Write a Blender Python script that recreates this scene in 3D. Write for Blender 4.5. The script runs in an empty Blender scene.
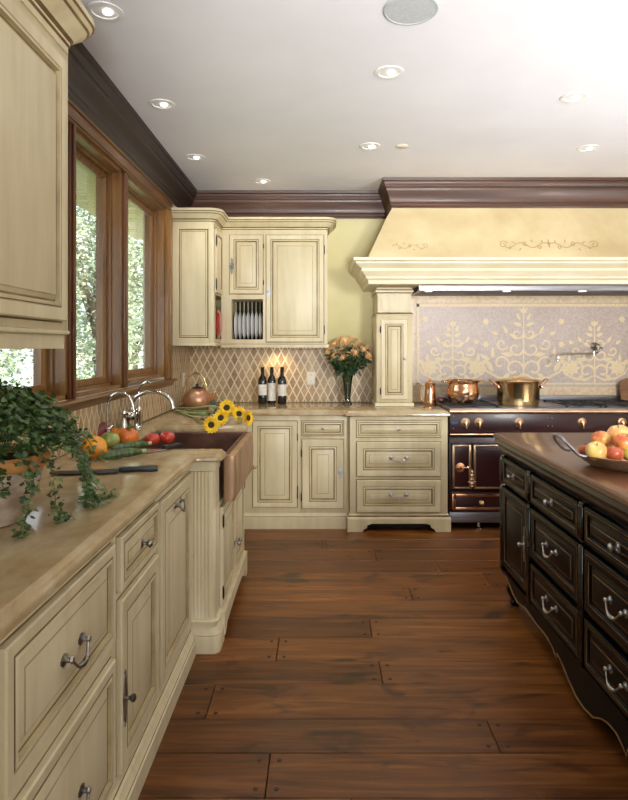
import bpy, bmesh, math, random
from mathutils import Vector, Matrix, noise
PI = math.pi
R = math.radians
random.seed(7)
scene = bpy.context.scene
col = scene.collection
EYE = 1.39
F = 600.0

# ------------------------------------------------------------------ colours and materials
def lin(c):
    return tuple(((v/12.92) if v <= 0.04045 else ((v+0.055)/1.055)**2.4) for v in [x/255.0 for x in c]) + (1.0,)

def new_mat(name):
    m = bpy.data.materials.new(name); m.use_nodes = True
    nt = m.node_tree; nt.nodes.clear()
    out = nt.nodes.new('ShaderNodeOutputMaterial')
    b = nt.nodes.new('ShaderNodeBsdfPrincipled')
    nt.links.new(b.outputs[0], out.inputs[0])
    return m, nt, b

def N(nt, t, **kw):
    n = nt.nodes.new(t)
    for k, v in kw.items():
        if hasattr(n, k): setattr(n, k, v)
        else: n.inputs[k].default_value = v
    return n

def pos(nt, scale=(1,1,1), obj=False):
    if obj:
        g = nt.nodes.new('ShaderNodeTexCoord'); o = g.outputs['Object']
    else:
        g = nt.nodes.new('ShaderNodeNewGeometry'); o = g.outputs['Position']
    mp = nt.nodes.new('ShaderNodeMapping'); mp.inputs['Scale'].default_value = scale
    nt.links.new(o, mp.inputs[0]); return mp.outputs[0]

def ramp(nt, fac, stops):
    r = nt.nodes.new('ShaderNodeValToRGB'); e = r.color_ramp.elements
    while len(e) < len(stops): e.new(0.5)
    for i, (p, c) in enumerate(stops): e[i].position = p; e[i].color = c
    nt.links.new(fac, r.inputs[0]); return r.outputs[0]

def nz(nt, vec, scale, detail=4, rough=.55, dist=0):
    n = nt.nodes.new('ShaderNodeTexNoise'); n.inputs['Scale'].default_value = scale
    n.inputs['Detail'].default_value = detail; n.inputs['Roughness'].default_value = rough
    n.inputs['Distortion'].default_value = dist
    nt.links.new(vec, n.inputs['Vector']); return n.outputs['Fac']

def mixc(nt, fac, a, b, mode='MIX'):
    m = nt.nodes.new('ShaderNodeMix'); m.data_type = 'RGBA'; m.blend_type = mode
    for i, v in ((0, fac), (6, a), (7, b)):
        if hasattr(v, 'links'): nt.links.new(v, m.inputs[i])
        else: m.inputs[i].default_value = v
    return m.outputs[2]

def bump(nt, b, h, strength=.2, dist=.002):
    n = nt.nodes.new('ShaderNodeBump'); n.inputs['Strength'].default_value = strength
    n.inputs['Distance'].default_value = dist
    nt.links.new(h, n.inputs['Height']); nt.links.new(n.outputs[0], b.inputs['Normal'])

def mat_noise(name, c1, c2, rough=.5, metal=0, scale=(6,6,6), ns=1.0, bs=0, coat=0, mid=(.35,.65), obj=False, spec=.5, detail=4, c3=None):
    m, nt, b = new_mat(name)
    v = pos(nt, scale, obj)
    f = nz(nt, v, ns, detail)
    st = [(mid[0], lin(c1)), (mid[1], lin(c2))]
    if c3: st.append((min(1, mid[1]+.12), lin(c3)))
    nt.links.new(ramp(nt, f, st), b.inputs['Base Color'])
    b.inputs['Roughness'].default_value = rough; b.inputs['Metallic'].default_value = metal
    b.inputs['Coat Weight'].default_value = coat; b.inputs['Specular IOR Level'].default_value = spec
    if bs: bump(nt, b, f, bs)
    return m

M = {}
# antique cream glaze paint: streaks along the height, faint yellowing, a few knots
def cream(name, c1, c2, c3):
    m, nt, b = new_mat(name)
    f = nz(nt, pos(nt, (14, 14, 1.6)), 1.0, 5, .6)
    g = nz(nt, pos(nt, (2.2, 2.2, 2.2)), 1.0, 3)
    base = ramp(nt, f, [(.30, lin(c1)), (.55, lin(c2)), (.8, lin(c3))])
    base = mixc(nt, .35, base, ramp(nt, g, [(.35, lin((186, 172, 132))), (.65, lin((219, 207, 170)))]))
    vo = N(nt, 'ShaderNodeTexVoronoi'); vo.inputs['Scale'].default_value = 1.0
    nt.links.new(pos(nt, (9, 9, 5)), vo.inputs['Vector'])
    kn = ramp(nt, vo.outputs['Distance'], [(.02, (1, 1, 1, 1)), (.07, (0, 0, 0, 1))])
    base = mixc(nt, N_mul(nt, kn, .35), base, lin((150, 125, 80)))
    nt.links.new(base, b.inputs['Base Color'])
    b.inputs['Roughness'].default_value = .42
    bump(nt, b, f, .08, .001)
    return m
def N_mul(nt, a, k):
    m = nt.nodes.new('ShaderNodeMath'); m.operation = 'MULTIPLY'; m.inputs[1].default_value = k
    nt.links.new(a, m.inputs[0]); return m.outputs[0]
M['cream'] = cream('antique_cream_paint', (198, 182, 144), (216, 202, 166), (228, 216, 184))
M['rose_brass'] = mat_noise('rose_brass', (200, 162, 126), (222, 190, 156), .34, 1, scale=(12, 12, 12))
M['glaze'] = mat_noise('umber_glaze', (98, 76, 42), (136, 112, 72), .5, scale=(9, 9, 9))
M['glaze2'] = mat_noise('light_umber_glaze', (150, 132, 92), (180, 162, 120), .45, scale=(9, 9, 9))
M['black'] = mat_noise('black_lacquer', (4, 4, 6), (8, 8, 10), .36, coat=.03, spec=.16, scale=(5, 5, 5))
M['black_gloss'] = mat_noise('black_gloss_lacquer', (6, 6, 8), (10, 10, 12), .10, coat=.5, scale=(5, 5, 5))
M['gold'] = mat_noise('rubbed_gold_line', (96, 66, 38), (150, 112, 66), .45, scale=(20, 20, 20))
M['pewter'] = mat_noise('pewter', (170, 170, 172), (205, 205, 208), .28, 1, scale=(30, 30, 30))
M['pewter_dark'] = mat_noise('aged_pewter', (120, 118, 116), (176, 174, 172), .3, 1, scale=(40, 40, 40))
M['iron'] = mat_noise('black_iron', (26, 27, 30), (50, 52, 58), .5, .6, scale=(30, 30, 30))
M['chrome'] = mat_noise('polished_nickel', (200, 198, 194), (226, 224, 220), .14, 1, scale=(10, 10, 10))
M['steel'] = mat_noise('brushed_steel', (128, 128, 134), (168, 168, 176), .4, 1, scale=(2, 30, 30))
M['white'] = mat_noise('white_ceramic', (226, 226, 224), (236, 236, 232), .2, coat=.3)
M['red'] = mat_noise('red_glaze', (150, 22, 20), (182, 40, 30), .25, coat=.4)
M['dark'] = mat_noise('dark_interior', (34, 28, 22), (48, 40, 30), .8)
M['brass'] = mat_noise('polished_brass', (214, 178, 122), (234, 204, 154), .2, 1, scale=(12, 12, 12))
M['copper'] = mat_noise('polished_copper', (222, 162, 122), (236, 188, 150), .2, 1, scale=(12, 12, 12), bs=.1)
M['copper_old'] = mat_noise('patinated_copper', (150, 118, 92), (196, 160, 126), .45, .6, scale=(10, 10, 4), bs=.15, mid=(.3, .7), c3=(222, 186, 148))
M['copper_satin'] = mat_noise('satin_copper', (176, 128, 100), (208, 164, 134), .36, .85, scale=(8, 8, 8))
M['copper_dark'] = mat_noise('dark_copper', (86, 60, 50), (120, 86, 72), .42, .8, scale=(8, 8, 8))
M['enamel'] = mat_noise('aubergine_enamel', (46, 21, 22), (58, 28, 29), .32, coat=.05, spec=.4, scale=(3, 3, 3))
M['hood'] = mat_noise('yellow_plaster', (200, 180, 134), (222, 205, 163), .75, scale=(3.4, 3.4, 3.4), mid=(.3, .7), bs=.1)
M['stone_trim'] = mat_noise('cream_stone', (216, 202, 168), (230, 218, 190), .6, scale=(4, 4, 12), mid=(.3, .7))
M['wallpaint'] = mat_noise('sage_yellow_plaster', (210, 200, 146), (226, 217, 172), .8, scale=(2.2, 2.2, 2.2), mid=(.3, .7))
M['plain_wall'] = mat_noise('cream_wall_paint', (216, 208, 186), (222, 214, 192), .85, scale=(2, 2, 2))
M['ceiling'] = mat_noise('white_ceiling_paint', (224, 222, 226), (230, 228, 232), .9, scale=(2, 2, 2))
M['stencil'] = mat_noise('ochre_stencil', (176, 148, 98), (190, 164, 114), .8, scale=(20, 20, 20))
M['mosaic_gold'] = mat_noise('gold_mosaic', (222, 200, 158), (238, 220, 184), .45, scale=(60, 60, 60), ns=1.5, mid=(.4, .6))
M['label'] = mat_noise('paper_label', (222, 216, 202), (236, 232, 220), .7, scale=(40, 40, 40))
M['bottle'] = mat_noise('dark_green_glass', (10, 12, 12), (18, 22, 18), .08, coat=.6)
M['foil'] = mat_noise('black_foil', (26, 16, 18), (44, 24, 26), .35)
M['plug'] = mat_noise('cream_plastic', (232, 226, 208), (238, 232, 216), .4)
M['rubber'] = mat_noise('black_plastic', (20, 19, 20), (34, 32, 33), .4)
M['blade'] = mat_noise('knife_steel', (176, 178, 184), (210, 212, 216), .2, 1)
M['blade_dark'] = mat_noise('dark_carbon_steel', (36, 32, 32), (64, 58, 56), .5, .4, scale=(10, 10, 10))
M['pepper_yellow'] = mat_noise('yellow_pepper_skin', (226, 138, 22), (240, 168, 40), .2, coat=.4, scale=(12, 12, 12), obj=True)
M['pepper_orange'] = mat_noise('orange_pepper_skin', (214, 98, 22), (238, 140, 44), .22, coat=.4, scale=(14, 14, 14), obj=True)
M['pepper_green'] = mat_noise('pale_green_tomato_skin', (128, 148, 62), (176, 186, 104), .25, coat=.3, scale=(20, 20, 20), obj=True)
M['tomato'] = mat_noise('red_tomato_skin', (176, 38, 26), (206, 74, 48), .16, coat=.5, scale=(14, 14, 14), obj=True)
M['zucchini'] = mat_noise('zucchini_skin', (34, 58, 26), (92, 122, 62), .3, coat=.2, scale=(60, 60, 6), obj=True)
M['eggplant'] = mat_noise('red_cabbage_leaf', (104, 42, 50), (158, 84, 86), .35, scale=(16, 16, 16), obj=True)
M['stem_green'] = mat_noise('green_stem', (70, 92, 40), (112, 134, 66), .5, scale=(20, 20, 20))
M['stem_pale'] = mat_noise('pale_green_stem', (150, 168, 112), (186, 198, 146), .5, scale=(20, 20, 20))
M['leaf_dark'] = mat_noise('dark_rose_leaf', (22, 44, 26), (52, 80, 46), .45, scale=(30, 30, 30))
M['ivy'] = mat_noise('ivy_leaf', (26, 54, 22), (104, 132, 70), .45, scale=(26, 26, 26), mid=(.35, .7))
M['rose'] = mat_noise('peach_petal', (228, 176, 112), (246, 214, 160), .55, scale=(40, 40, 40))
M['sun_petal'] = mat_noise('sunflower_petal', (232, 176, 8), (250, 212, 30), .55, scale=(40, 40, 40))
M['sun_seed'] = mat_noise('sunflower_seeds', (24, 16, 10), (66, 44, 16), .8, scale=(90, 90, 90), ns=2)
M['pot'] = mat_noise('whitewashed_clay', (146, 124, 102), (198, 182, 160), .8, scale=(10, 10, 16), bs=.2, mid=(.35, .62))
M['pot_rim'] = mat_noise('ochre_clay', (188, 122, 58), (210, 156, 92), .75, scale=(10, 10, 10))
M['soil'] = mat_noise('potting_soil', (40, 28, 20), (66, 48, 34), .95, scale=(60, 60, 60))
M['apple'] = mat_noise('apple_skin', (208, 88, 48), (238, 188, 100), .3, coat=.2, scale=(9, 9, 9), obj=True, mid=(.38, .62))
M['apple2'] = mat_noise('pale_apple_skin', (222, 134, 78), (242, 206, 120), .3, coat=.2, scale=(8, 8, 8), obj=True, mid=(.3, .55))
M['apple3'] = mat_noise('dark_red_apple_skin', (168, 66, 44), (214, 130, 82), .3, coat=.2, scale=(8, 8, 8), obj=True)
M['pear'] = mat_noise('green_apple_skin', (178, 176, 70), (206, 200, 98), .3, coat=.2, scale=(8, 8, 8), obj=True)
M['board'] = mat_noise('walnut_board', (108, 72, 44), (146, 102, 64), .5, scale=(3, 3, 30))
M['speaker'] = mat_noise('perforated_grille', (176, 180, 180), (190, 194, 194), .8, scale=(100, 100, 100))
M['trim_white'] = mat_noise('white_metal_trim', (226, 224, 222), (234, 232, 230), .4)
M['badge'] = mat_noise('blue_enamel', (36, 60, 110), (70, 96, 150), .3)
M['bark'] = mat_noise('bark', (70, 58, 46), (110, 96, 78), .9, scale=(10, 10, 3), bs=.4)
M['tree_leaf'] = mat_noise('tree_leaf', (120, 142, 106), (206, 216, 188), .6, scale=(4, 4, 4), mid=(.35, .65))
M['hedge_leaf'] = mat_noise('hedge_leaf', (108, 132, 88), (190, 200, 146), .6, scale=(5, 5, 5), mid=(.35, .65))
M['lawn'] = mat_noise('lawn', (110, 132, 70), (158, 168, 104), .9, scale=(3, 3, 3))
M['soffit'] = mat_noise('painted_soffit', (206, 196, 166), (216, 206, 176), .8)

# dark and mid brown wood with lengthwise grain (axis = direction of grain)
def wood(name, c1, c2, axis='y', rough=.35, coat=.25, sc=22):
    m, nt, b = new_mat(name)
    s = {'x': (1.2, sc, sc), 'y': (sc, 1.2, sc), 'z': (sc, sc, 1.2)}[axis]
    f = nz(nt, pos(nt, s), 1.0, 6, .6, .6)
    nt.links.new(ramp(nt, f, [(.3, lin(c1)), (.7, lin(c2))]), b.inputs['Base Color'])
    b.inputs['Roughness'].default_value = rough; b.inputs['Coat Weight'].default_value = coat
    bump(nt, b, f, .1, .001)
    return m
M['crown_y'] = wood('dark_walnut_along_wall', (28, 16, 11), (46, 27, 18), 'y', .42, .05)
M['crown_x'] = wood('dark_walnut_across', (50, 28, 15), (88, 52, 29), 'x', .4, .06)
M['win_z'] = wood('stained_oak_upright', (96, 60, 25), (148, 104, 48), 'z')
M['win_y'] = wood('stained_oak_level', (92, 56, 24), (138, 94, 44), 'y')
M['win_dark'] = wood('dark_oak', (74, 40, 18), (112, 66, 32), 'z')

# honed stone worktop
def worktop():
    m, nt, b = new_mat('honed_travertine')
    f = nz(nt, pos(nt, (3, 2.2, 3)), 1.0, 6, .65, .8)
    g = nz(nt, pos(nt, (11, 5, 9)), 1.0, 5, .6)
    a = ramp(nt, f, [(.3, lin((136, 110, 70))), (.5, lin((172, 150, 108))), (.68, lin((194, 180, 146)))])
    c = mixc(nt, .4, a, ramp(nt, g, [(.35, lin((140, 110, 72))), (.65, lin((194, 178, 148)))]))
    nt.links.new(c, b.inputs['Base Color'])
    b.inputs['Roughness'].default_value = .11
    bump(nt, b, g, .06, .002)
    return m
M['stone'] = worktop()
M['island_top'] = mat_noise('polished_copper_brown_top', (72, 42, 26), (112, 70, 44), .28, .05, scale=(1.4, 5, 3), coat=.2, mid=(.3, .7))
M['island_edge'] = mat_noise('black_brown_edge', (30, 28, 28), (56, 48, 44), .28, scale=(3, 3, 3), coat=.3)

# diamond tiles; ax = horizontal axis of the wall
def diamond(name, ax):
    m, nt, b = new_mat(name)
    g = nt.nodes.new('ShaderNodeNewGeometry'); s = nt.nodes.new('ShaderNodeSeparateXYZ')
    nt.links.new(g.outputs['Position'], s.inputs[0])
    def mth(op, a, c=None):
        n = nt.nodes.new('ShaderNodeMath'); n.operation = op
        for i, v in enumerate((a, c)):
            if v is None: continue
            if hasattr(v, 'links'): nt.links.new(v, n.inputs[i])
            else: n.inputs[i].default_value = v
        return n.outputs[0]
    x = mth('DIVIDE', s.outputs[ax], .068); z = mth('DIVIDE', s.outputs[2], .135)
    u = mth('ADD', x, z); v = mth('SUBTRACT', x, z)
    cb = nt.nodes.new('ShaderNodeCombineXYZ')
    nt.links.new(mth('FLOOR', u), cb.inputs[0]); nt.links.new(mth('FLOOR', v), cb.inputs[1])
    wn = nt.nodes.new('ShaderNodeTexWhiteNoise'); wn.noise_dimensions = '2D'
    nt.links.new(cb.outputs[0], wn.inputs['Vector'])
    c = ramp(nt, wn.outputs['Value'], [(0, lin((132, 100, 62))), (.35, lin((178, 146, 100))), (.65, lin((200, 172, 126))), (1, lin((158, 124, 80)))])
    f = nz(nt, pos(nt, (30, 30, 30)), 1.0, 4)
    c = mixc(nt, .3, c, ramp(nt, f, [(.3, lin((146, 116, 78))), (.7, lin((216, 192, 150)))]))
    def edge(w):
        fr = mth('FRACT', w); return mth('MINIMUM', fr, mth('SUBTRACT', 1.0, fr))
    e = mth('MINIMUM', edge(u), edge(v))
    gr = ramp(nt, e, [(.07, (1, 1, 1, 1)), (.10, (0, 0, 0, 1))])
    c = mixc(nt, gr, c, lin((222, 208, 180)))
    nt.links.new(c, b.inputs['Base Color']); b.inputs['Roughness'].default_value = .38
    bump(nt, b, ramp(nt, e, [(.05, (0, 0, 0, 1)), (.1, (1, 1, 1, 1))]), .4, .002)
    return m
M['tile_x'] = diamond('diamond_tumbled_tile_back', 0)
M['tile_y'] = diamond('diamond_tumbled_tile_side', 1)

def mosaic(name, cols, scale=70):
    m, nt, b = new_mat(name)
    vo = nt.nodes.new('ShaderNodeTexVoronoi'); vo.inputs['Scale'].default_value = 1; vo.inputs['Randomness'].default_value = .35
    nt.links.new(pos(nt, (scale, scale, scale)), vo.inputs['Vector'])
    s = nt.nodes.new('ShaderNodeSeparateColor'); nt.links.new(vo.outputs['Color'], s.inputs[0])
    a = ramp(nt, s.outputs[0], [(0, lin(cols[0])), (.5, lin(cols[1])), (1, lin(cols[2]))])
    f = nz(nt, pos(nt, (3, 3, 3)), 1, 3)
    a = mixc(nt, .35, a, ramp(nt, f, [(.3, lin(cols[0])), (.7, lin(cols[2]))]))
    nt.links.new(a, b.inputs['Base Color']); b.inputs['Roughness'].default_value = .4
    bump(nt, b, vo.outputs['Distance'], .15, .001)
    return m
M['mosaic'] = mosaic('lavender_marble_mosaic', ((182, 164, 154), (196, 179, 170), (208, 194, 186)))
M['mosaic_border'] = mosaic('cream_marble_mosaic', ((206, 178, 142), (222, 200, 166), (232, 214, 184)), 50)

# plank floor: wood tone per plank carried by a colour attribute, grain by noise
def plank_mat():
    m, nt, b = new_mat('walnut_planks')
    at = nt.nodes.new('ShaderNodeVertexColor'); at.layer_name = 'tone'
    s = nt.nodes.new('ShaderNodeSeparateColor'); nt.links.new(at.outputs[0], s.inputs[0])
    cb = nt.nodes.new('ShaderNodeCombineXYZ'); nt.links.new(s.outputs[1], cb.inputs[2])
    ml = nt.nodes.new('ShaderNodeVectorMath'); ml.operation = 'MULTIPLY_ADD'
    nt.links.new(cb.outputs[0], ml.inputs[0]); ml.inputs[1].default_value = (60, 60, 60)
    nt.links.new(pos(nt, (1, 1, 1)), ml.inputs[2])
    mp = nt.nodes.new('ShaderNodeMapping'); mp.inputs['Scale'].default_value = (1.6, 22, 1)
    nt.links.new(ml.outputs[0], mp.inputs[0])
    f = nz(nt, mp.outputs[0], 1.0, 7, .62, 1.2)
    mp2 = nt.nodes.new('ShaderNodeMapping'); mp2.inputs['Scale'].default_value = (3, 7, 1)
    nt.links.new(ml.outputs[0], mp2.inputs[0])
    g = nz(nt, mp2.outputs[0], 1.0, 3, .5, 1.0)
    c = ramp(nt, f, [(.28, lin((66, 34, 12))), (.5, lin((120, 70, 27))), (.72, lin((158, 102, 44)))])
    k = ramp(nt, g, [(.30, lin((60, 40, 28))), (.42, (1, 1, 1, 1))])
    c = mixc(nt, .75, c, k, 'MULTIPLY')
    tone = ramp(nt, s.outputs[0], [(0, (.58, .55, .52, 1)), (1, (1.05, 1.05, 1.05, 1))])
    c = mixc(nt, 1.0, c, tone, 'MULTIPLY')
    nt.links.new(c, b.inputs['Base Color'])
    rr = ramp(nt, f, [(.3, (.30, .30, .30, 1)), (.7, (.40, .40, .40, 1))])
    nt.links.new(rr, b.inputs['Roughness'])
    b.inputs['Specular IOR Level'].default_value = .45
    bump(nt, b, f, .12, .002)
    return m
M['plank'] = plank_mat()
M['gap'] = mat_noise('plank_gap', (14, 8, 5), (22, 12, 8), .9)
M['peg'] = mat_noise('dark_peg', (34, 18, 10), (50, 28, 16), .5)

def glass(name, tint=(1, 1, 1), rough=0.0, fac=1.0):
    m = bpy.data.materials.new(name); m.use_nodes = True
    nt = m.node_tree; nt.nodes.clear()
    out = nt.nodes.new('ShaderNodeOutputMaterial'); mx = nt.nodes.new('ShaderNodeMixShader')
    t = nt.nodes.new('ShaderNodeBsdfTransparent'); t.inputs[0].default_value = (*tint, 1)
    g = nt.nodes.new('ShaderNodeBsdfGlossy'); g.inputs['Roughness'].default_value = rough
    fr = nt.nodes.new('ShaderNodeFresnel'); fr.inputs[0].default_value = 1.45
    nt.links.new(N_mul(nt, fr.outputs[0], fac), mx.inputs[0])
    nt.links.new(t.outputs[0], mx.inputs[1]); nt.links.new(g.outputs[0], mx.inputs[2])
    nt.links.new(mx.outputs[0], out.inputs[0]); return m
M['glass'] = glass('window_glass', (.97, .99, .98), 0, .6)
M['vase_glass'] = glass('vase_glass', (.72, .78, .76), 0, 1.4)
M['water'] = glass('vase_water', (.55, .62, .56), 0, 1.0)
def emit(name, c, s):
    m, nt, b = new_mat(name)
    b.inputs['Base Color'].default_value = (.9, .9, .9, 1)
    b.inputs['Emission Color'].default_value = c; b.inputs['Emission Strength'].default_value = s
    return m
M['bulb'] = emit('lit_lamp', (1, .95, .88, 1), 6)
M['hood_bulb'] = emit('hood_lamp_lens', (1, .95, .88, 1), 1.2)

# ------------------------------------------------------------------ mesh builder
class MB:
    def __init__(s, xf=None):
        s.bm = bmesh.new(); s.xf = xf
    def v(s, p):
        p = Vector(p)
        return s.bm.verts.new(s.xf @ p if s.xf else p)
    def f(s, vs, mi=0):
        try:
            fc = s.bm.faces.new(vs); fc.material_index = mi; return fc
        except ValueError: return None
    def box(s, x0, x1, y0, y1, z0, z1, mi=0, bev=0):
        vs = [s.v(p) for p in ((x0,y0,z0),(x1,y0,z0),(x1,y1,z0),(x0,y1,z0),(x0,y0,z1),(x1,y0,z1),(x1,y1,z1),(x0,y1,z1))]
        fs = [s.f([vs[i] for i in q], mi) for q in ((0,3,2,1),(4,5,6,7),(0,1,5,4),(1,2,6,5),(2,3,7,6),(3,0,4,7))]
        if bev:
            es = list({e for f in fs for e in f.edges})
            r = bmesh.ops.bevel(s.bm, geom=es, offset=bev, segments=2, affect='EDGES', profile=.5, material=mi)
        return s
    def loops(s, rings, mi=0, closed=True, cap0=True, cap1=True, mis=None):
        """rings: list of lists of points; bridges consecutive rings"""
        vr = [[s.v(p) for p in r] for r in rings]
        n = len(vr[0]); m = n if closed else n-1
        for k in range(len(vr)-1):
            q = mis[k] if mis else mi
            for i in range(m):
                s.f([vr[k][i], vr[k][(i+1)%n], vr[k+1][(i+1)%n], vr[k+1][i]], q)
        if cap0: s.f(list(reversed(vr[0])), mis[0] if mis else mi)
        if cap1: s.f(vr[-1], mis[-1] if mis else mi)
        return s
    def lathe(s, prof, o=(0,0,0), axis='z', seg=24, mi=0, cap=True, mat=None, fn=None):
        o = Vector(o)
        rings = []
        for r, h in prof:
            ring = []
            for i in range(seg):
                a = 2*PI*i/seg
                rr = fn(a, r, h) if fn else r
                rr = max(rr, 1e-4)
                p = Vector((rr*math.cos(a), rr*math.sin(a), h))
                if axis == 'y': p = Vector((p.x, -p.z, p.y))      # height goes to -y (out of a cabinet front)
                elif axis == 'x': p = Vector((p.z, p.x, p.y))
                if mat: p = mat @ p
                ring.append(o+p)
            rings.append(ring)
        return s.loops(rings, mi, True, cap, cap)
    def tube(s, pts, r=.005, seg=8, mi=0, cap=True):
        pts = [Vector(p) for p in pts]
        rs = r if isinstance(r, (list, tuple)) else [r]*len(pts)
        rings = []; up = None
        for i, p in enumerate(pts):
            d = (pts[min(i+1, len(pts)-1)]-pts[max(i-1, 0)]).normalized()
            if up is None:
                up = Vector((0,0,1)) if abs(d.z) < .9 else Vector((1,0,0))
            a = d.cross(up).normalized(); up = a.cross(d).normalized()
            rings.append([p+(a*math.cos(2*PI*k/seg)+up*math.sin(2*PI*k/seg))*rs[i] for k in range(seg)])
        return s.loops(rings, mi, True, cap, cap)
    def panel(s, x0, x1, z0, z1, rings, y=0, mis=None, mi=0):
        """nested rectangles on a front; rings = (inset, depth)"""
        rr = [[(x0+i, y+d, z0+i), (x1-i, y+d, z0+i), (x1-i, y+d, z1-i), (x0+i, y+d, z1-i)] for i, d in rings]
        return s.loops(rr, mi, True, False, True, mis)
    def sweep(s, path, prof, closed=False, mi=0, cap=True, mis=None, flat=False):
        """path: 2D points; prof: (out, z); out is to the right of travel"""
        n = len(path); P = [Vector(p) for p in path]; off = []
        for i in range(n):
            a = P[i]-P[i-1] if (closed or i > 0) else P[1]-P[0]
            b = P[(i+1) % n]-P[i] if (closed or i < n-1) else P[-1]-P[-2]
            a.normalize(); b.normalize()
            na = Vector((a.y, -a.x)); nb = Vector((b.y, -b.x))
            off.append((na+nb)/max(.25, 1+na.dot(nb)))
        vr = [[s.v((*(P[i]+off[i]*o), z)) for o, z in prof] for i in range(n)]
        for i in range(n if closed else n-1):
            A, B = vr[i], vr[(i+1) % n]
            for k in range(len(prof)-1):
                s.f([A[k], B[k], B[k+1], A[k+1]], mis[k] if mis else mi)
        if closed and cap:
            for k, q in ((0, mi if not mis else mis[0]), (-1, mis[-1] if mis else mi)): s.capf([r[k] for r in vr], q)
        elif cap:
            s.f(vr[0], mi); s.f(vr[-1], mi)
        return s
    def capf(s, vs, mi=0):
        if len(vs) <= 4: return s.f(vs, mi)
        from mathutils.geometry import tessellate_polygon
        for tri in tessellate_polygon([[v.co.copy() for v in vs]]): s.f([vs[i] for i in tri], mi)
    def extrude(s, poly, a, b, plane='xz', mi=0, mside=None):
        """solid from a 2D polygon between depths a and b"""
        def P(p, t): return {'xz': (p[0], t, p[1]), 'xy': (p[0], p[1], t), 'yz': (t, p[0], p[1])}[plane]
        A = [s.v(P(p, a)) for p in poly]; B = [s.v(P(p, b)) for p in poly]
        s.capf(A, mi); s.capf(B, mi)
        for i in range(len(poly)):
            j = (i+1) % len(poly); s.f([A[i], A[j], B[j], B[i]], mi if mside is None else mside)
        return s
    def ribbon(s, pts, w, y, mi=0, mp=None):
        """flat strip in the xz plane at depth y; w may vary"""
        n = len(pts); L = []; Rr = []
        for i in range(n):
            a = Vector(pts[max(i-1, 0)]); b = Vector(pts[min(i+1, n-1)])
            d = (b-a).normalized(); nn = Vector((-d.y, d.x)); p = Vector(pts[i])
            ww = w[i] if isinstance(w, list) else w
            for lst, sg in ((L, 1), (Rr, -1)):
                q = p+nn*ww/2*sg
                lst.append(s.v(mp(q.x, q.y) if mp else (q.x, y, q.y)))
        for i in range(n-1): s.f([L[i], L[i+1], Rr[i+1], Rr[i]], mi)
    def blob(s, c, r, fn=None, seg=20, rg=12, mi=0, mat=None):
        c = Vector(c); rings = []
        for k in range(1, rg):
            t = PI*k/rg; ring = []
            for i in range(seg):
                a = 2*PI*i/seg
                d = Vector((math.sin(t)*math.cos(a), math.sin(t)*math.sin(a), -math.cos(t)))
                q = (fn(t, a) if fn else 1)
                p = Vector((d.x*r[0]*q, d.y*r[1]*q, d.z*r[2]*(q if fn else 1)))
                if mat: p = mat @ p
                ring.append(c+p)
            rings.append(ring)
        return s.loops(rings, mi)
    def build(s, name, mats, parent=None, ang=38, loc=None, recalc=True):
        if recalc: bmesh.ops.recalc_face_normals(s.bm, faces=s.bm.faces)
        me = bpy.data.meshes.new(name)
        if loc is not None:
            for v in s.bm.verts: v.co -= Vector(loc)
        s.bm.to_mesh(me); s.bm.free()
        for m in (mats if isinstance(mats, list) else [mats]):
            me.materials.append(M[m] if isinstance(m, str) else m)
        me.polygons.foreach_set('use_smooth', [True]*len(me.polygons))
        me.set_sharp_from_angle(angle=R(ang))
        o = bpy.data.objects.new(name, me); col.objects.link(o)
        if loc is not None: o.location = loc
        if parent: o.parent = parent
        return o

def thing(name, label, cat, loc=(0,0,0), rz=0, group=None):
    o = bpy.data.objects.new(name, None); col.objects.link(o)
    o.empty_display_size = .1
    o.location = loc; o.rotation_euler = (0, 0, rz); o['label'] = label; o['category'] = cat
    if group: o['group'] = group
    return o
def tag(o, label, cat, group=None):
    o['label'] = label; o['category'] = cat
    if group: o['group'] = group
    return o
def struct(o):
    o['kind'] = 'structure'; return o
def part_label(o, l): o['label'] = l; return o
def copy_tree(o, parent=None):
    c = o.copy(); col.objects.link(c)
    if parent: c.parent = parent
    for ch in list(o.children): copy_tree(ch, c)
    return c
# ------------------------------------------------------------------ room shell
WX = -1.15; BY = 5.26; CZ = 2.74; RX = 3.9; NY = -3.6
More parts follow.
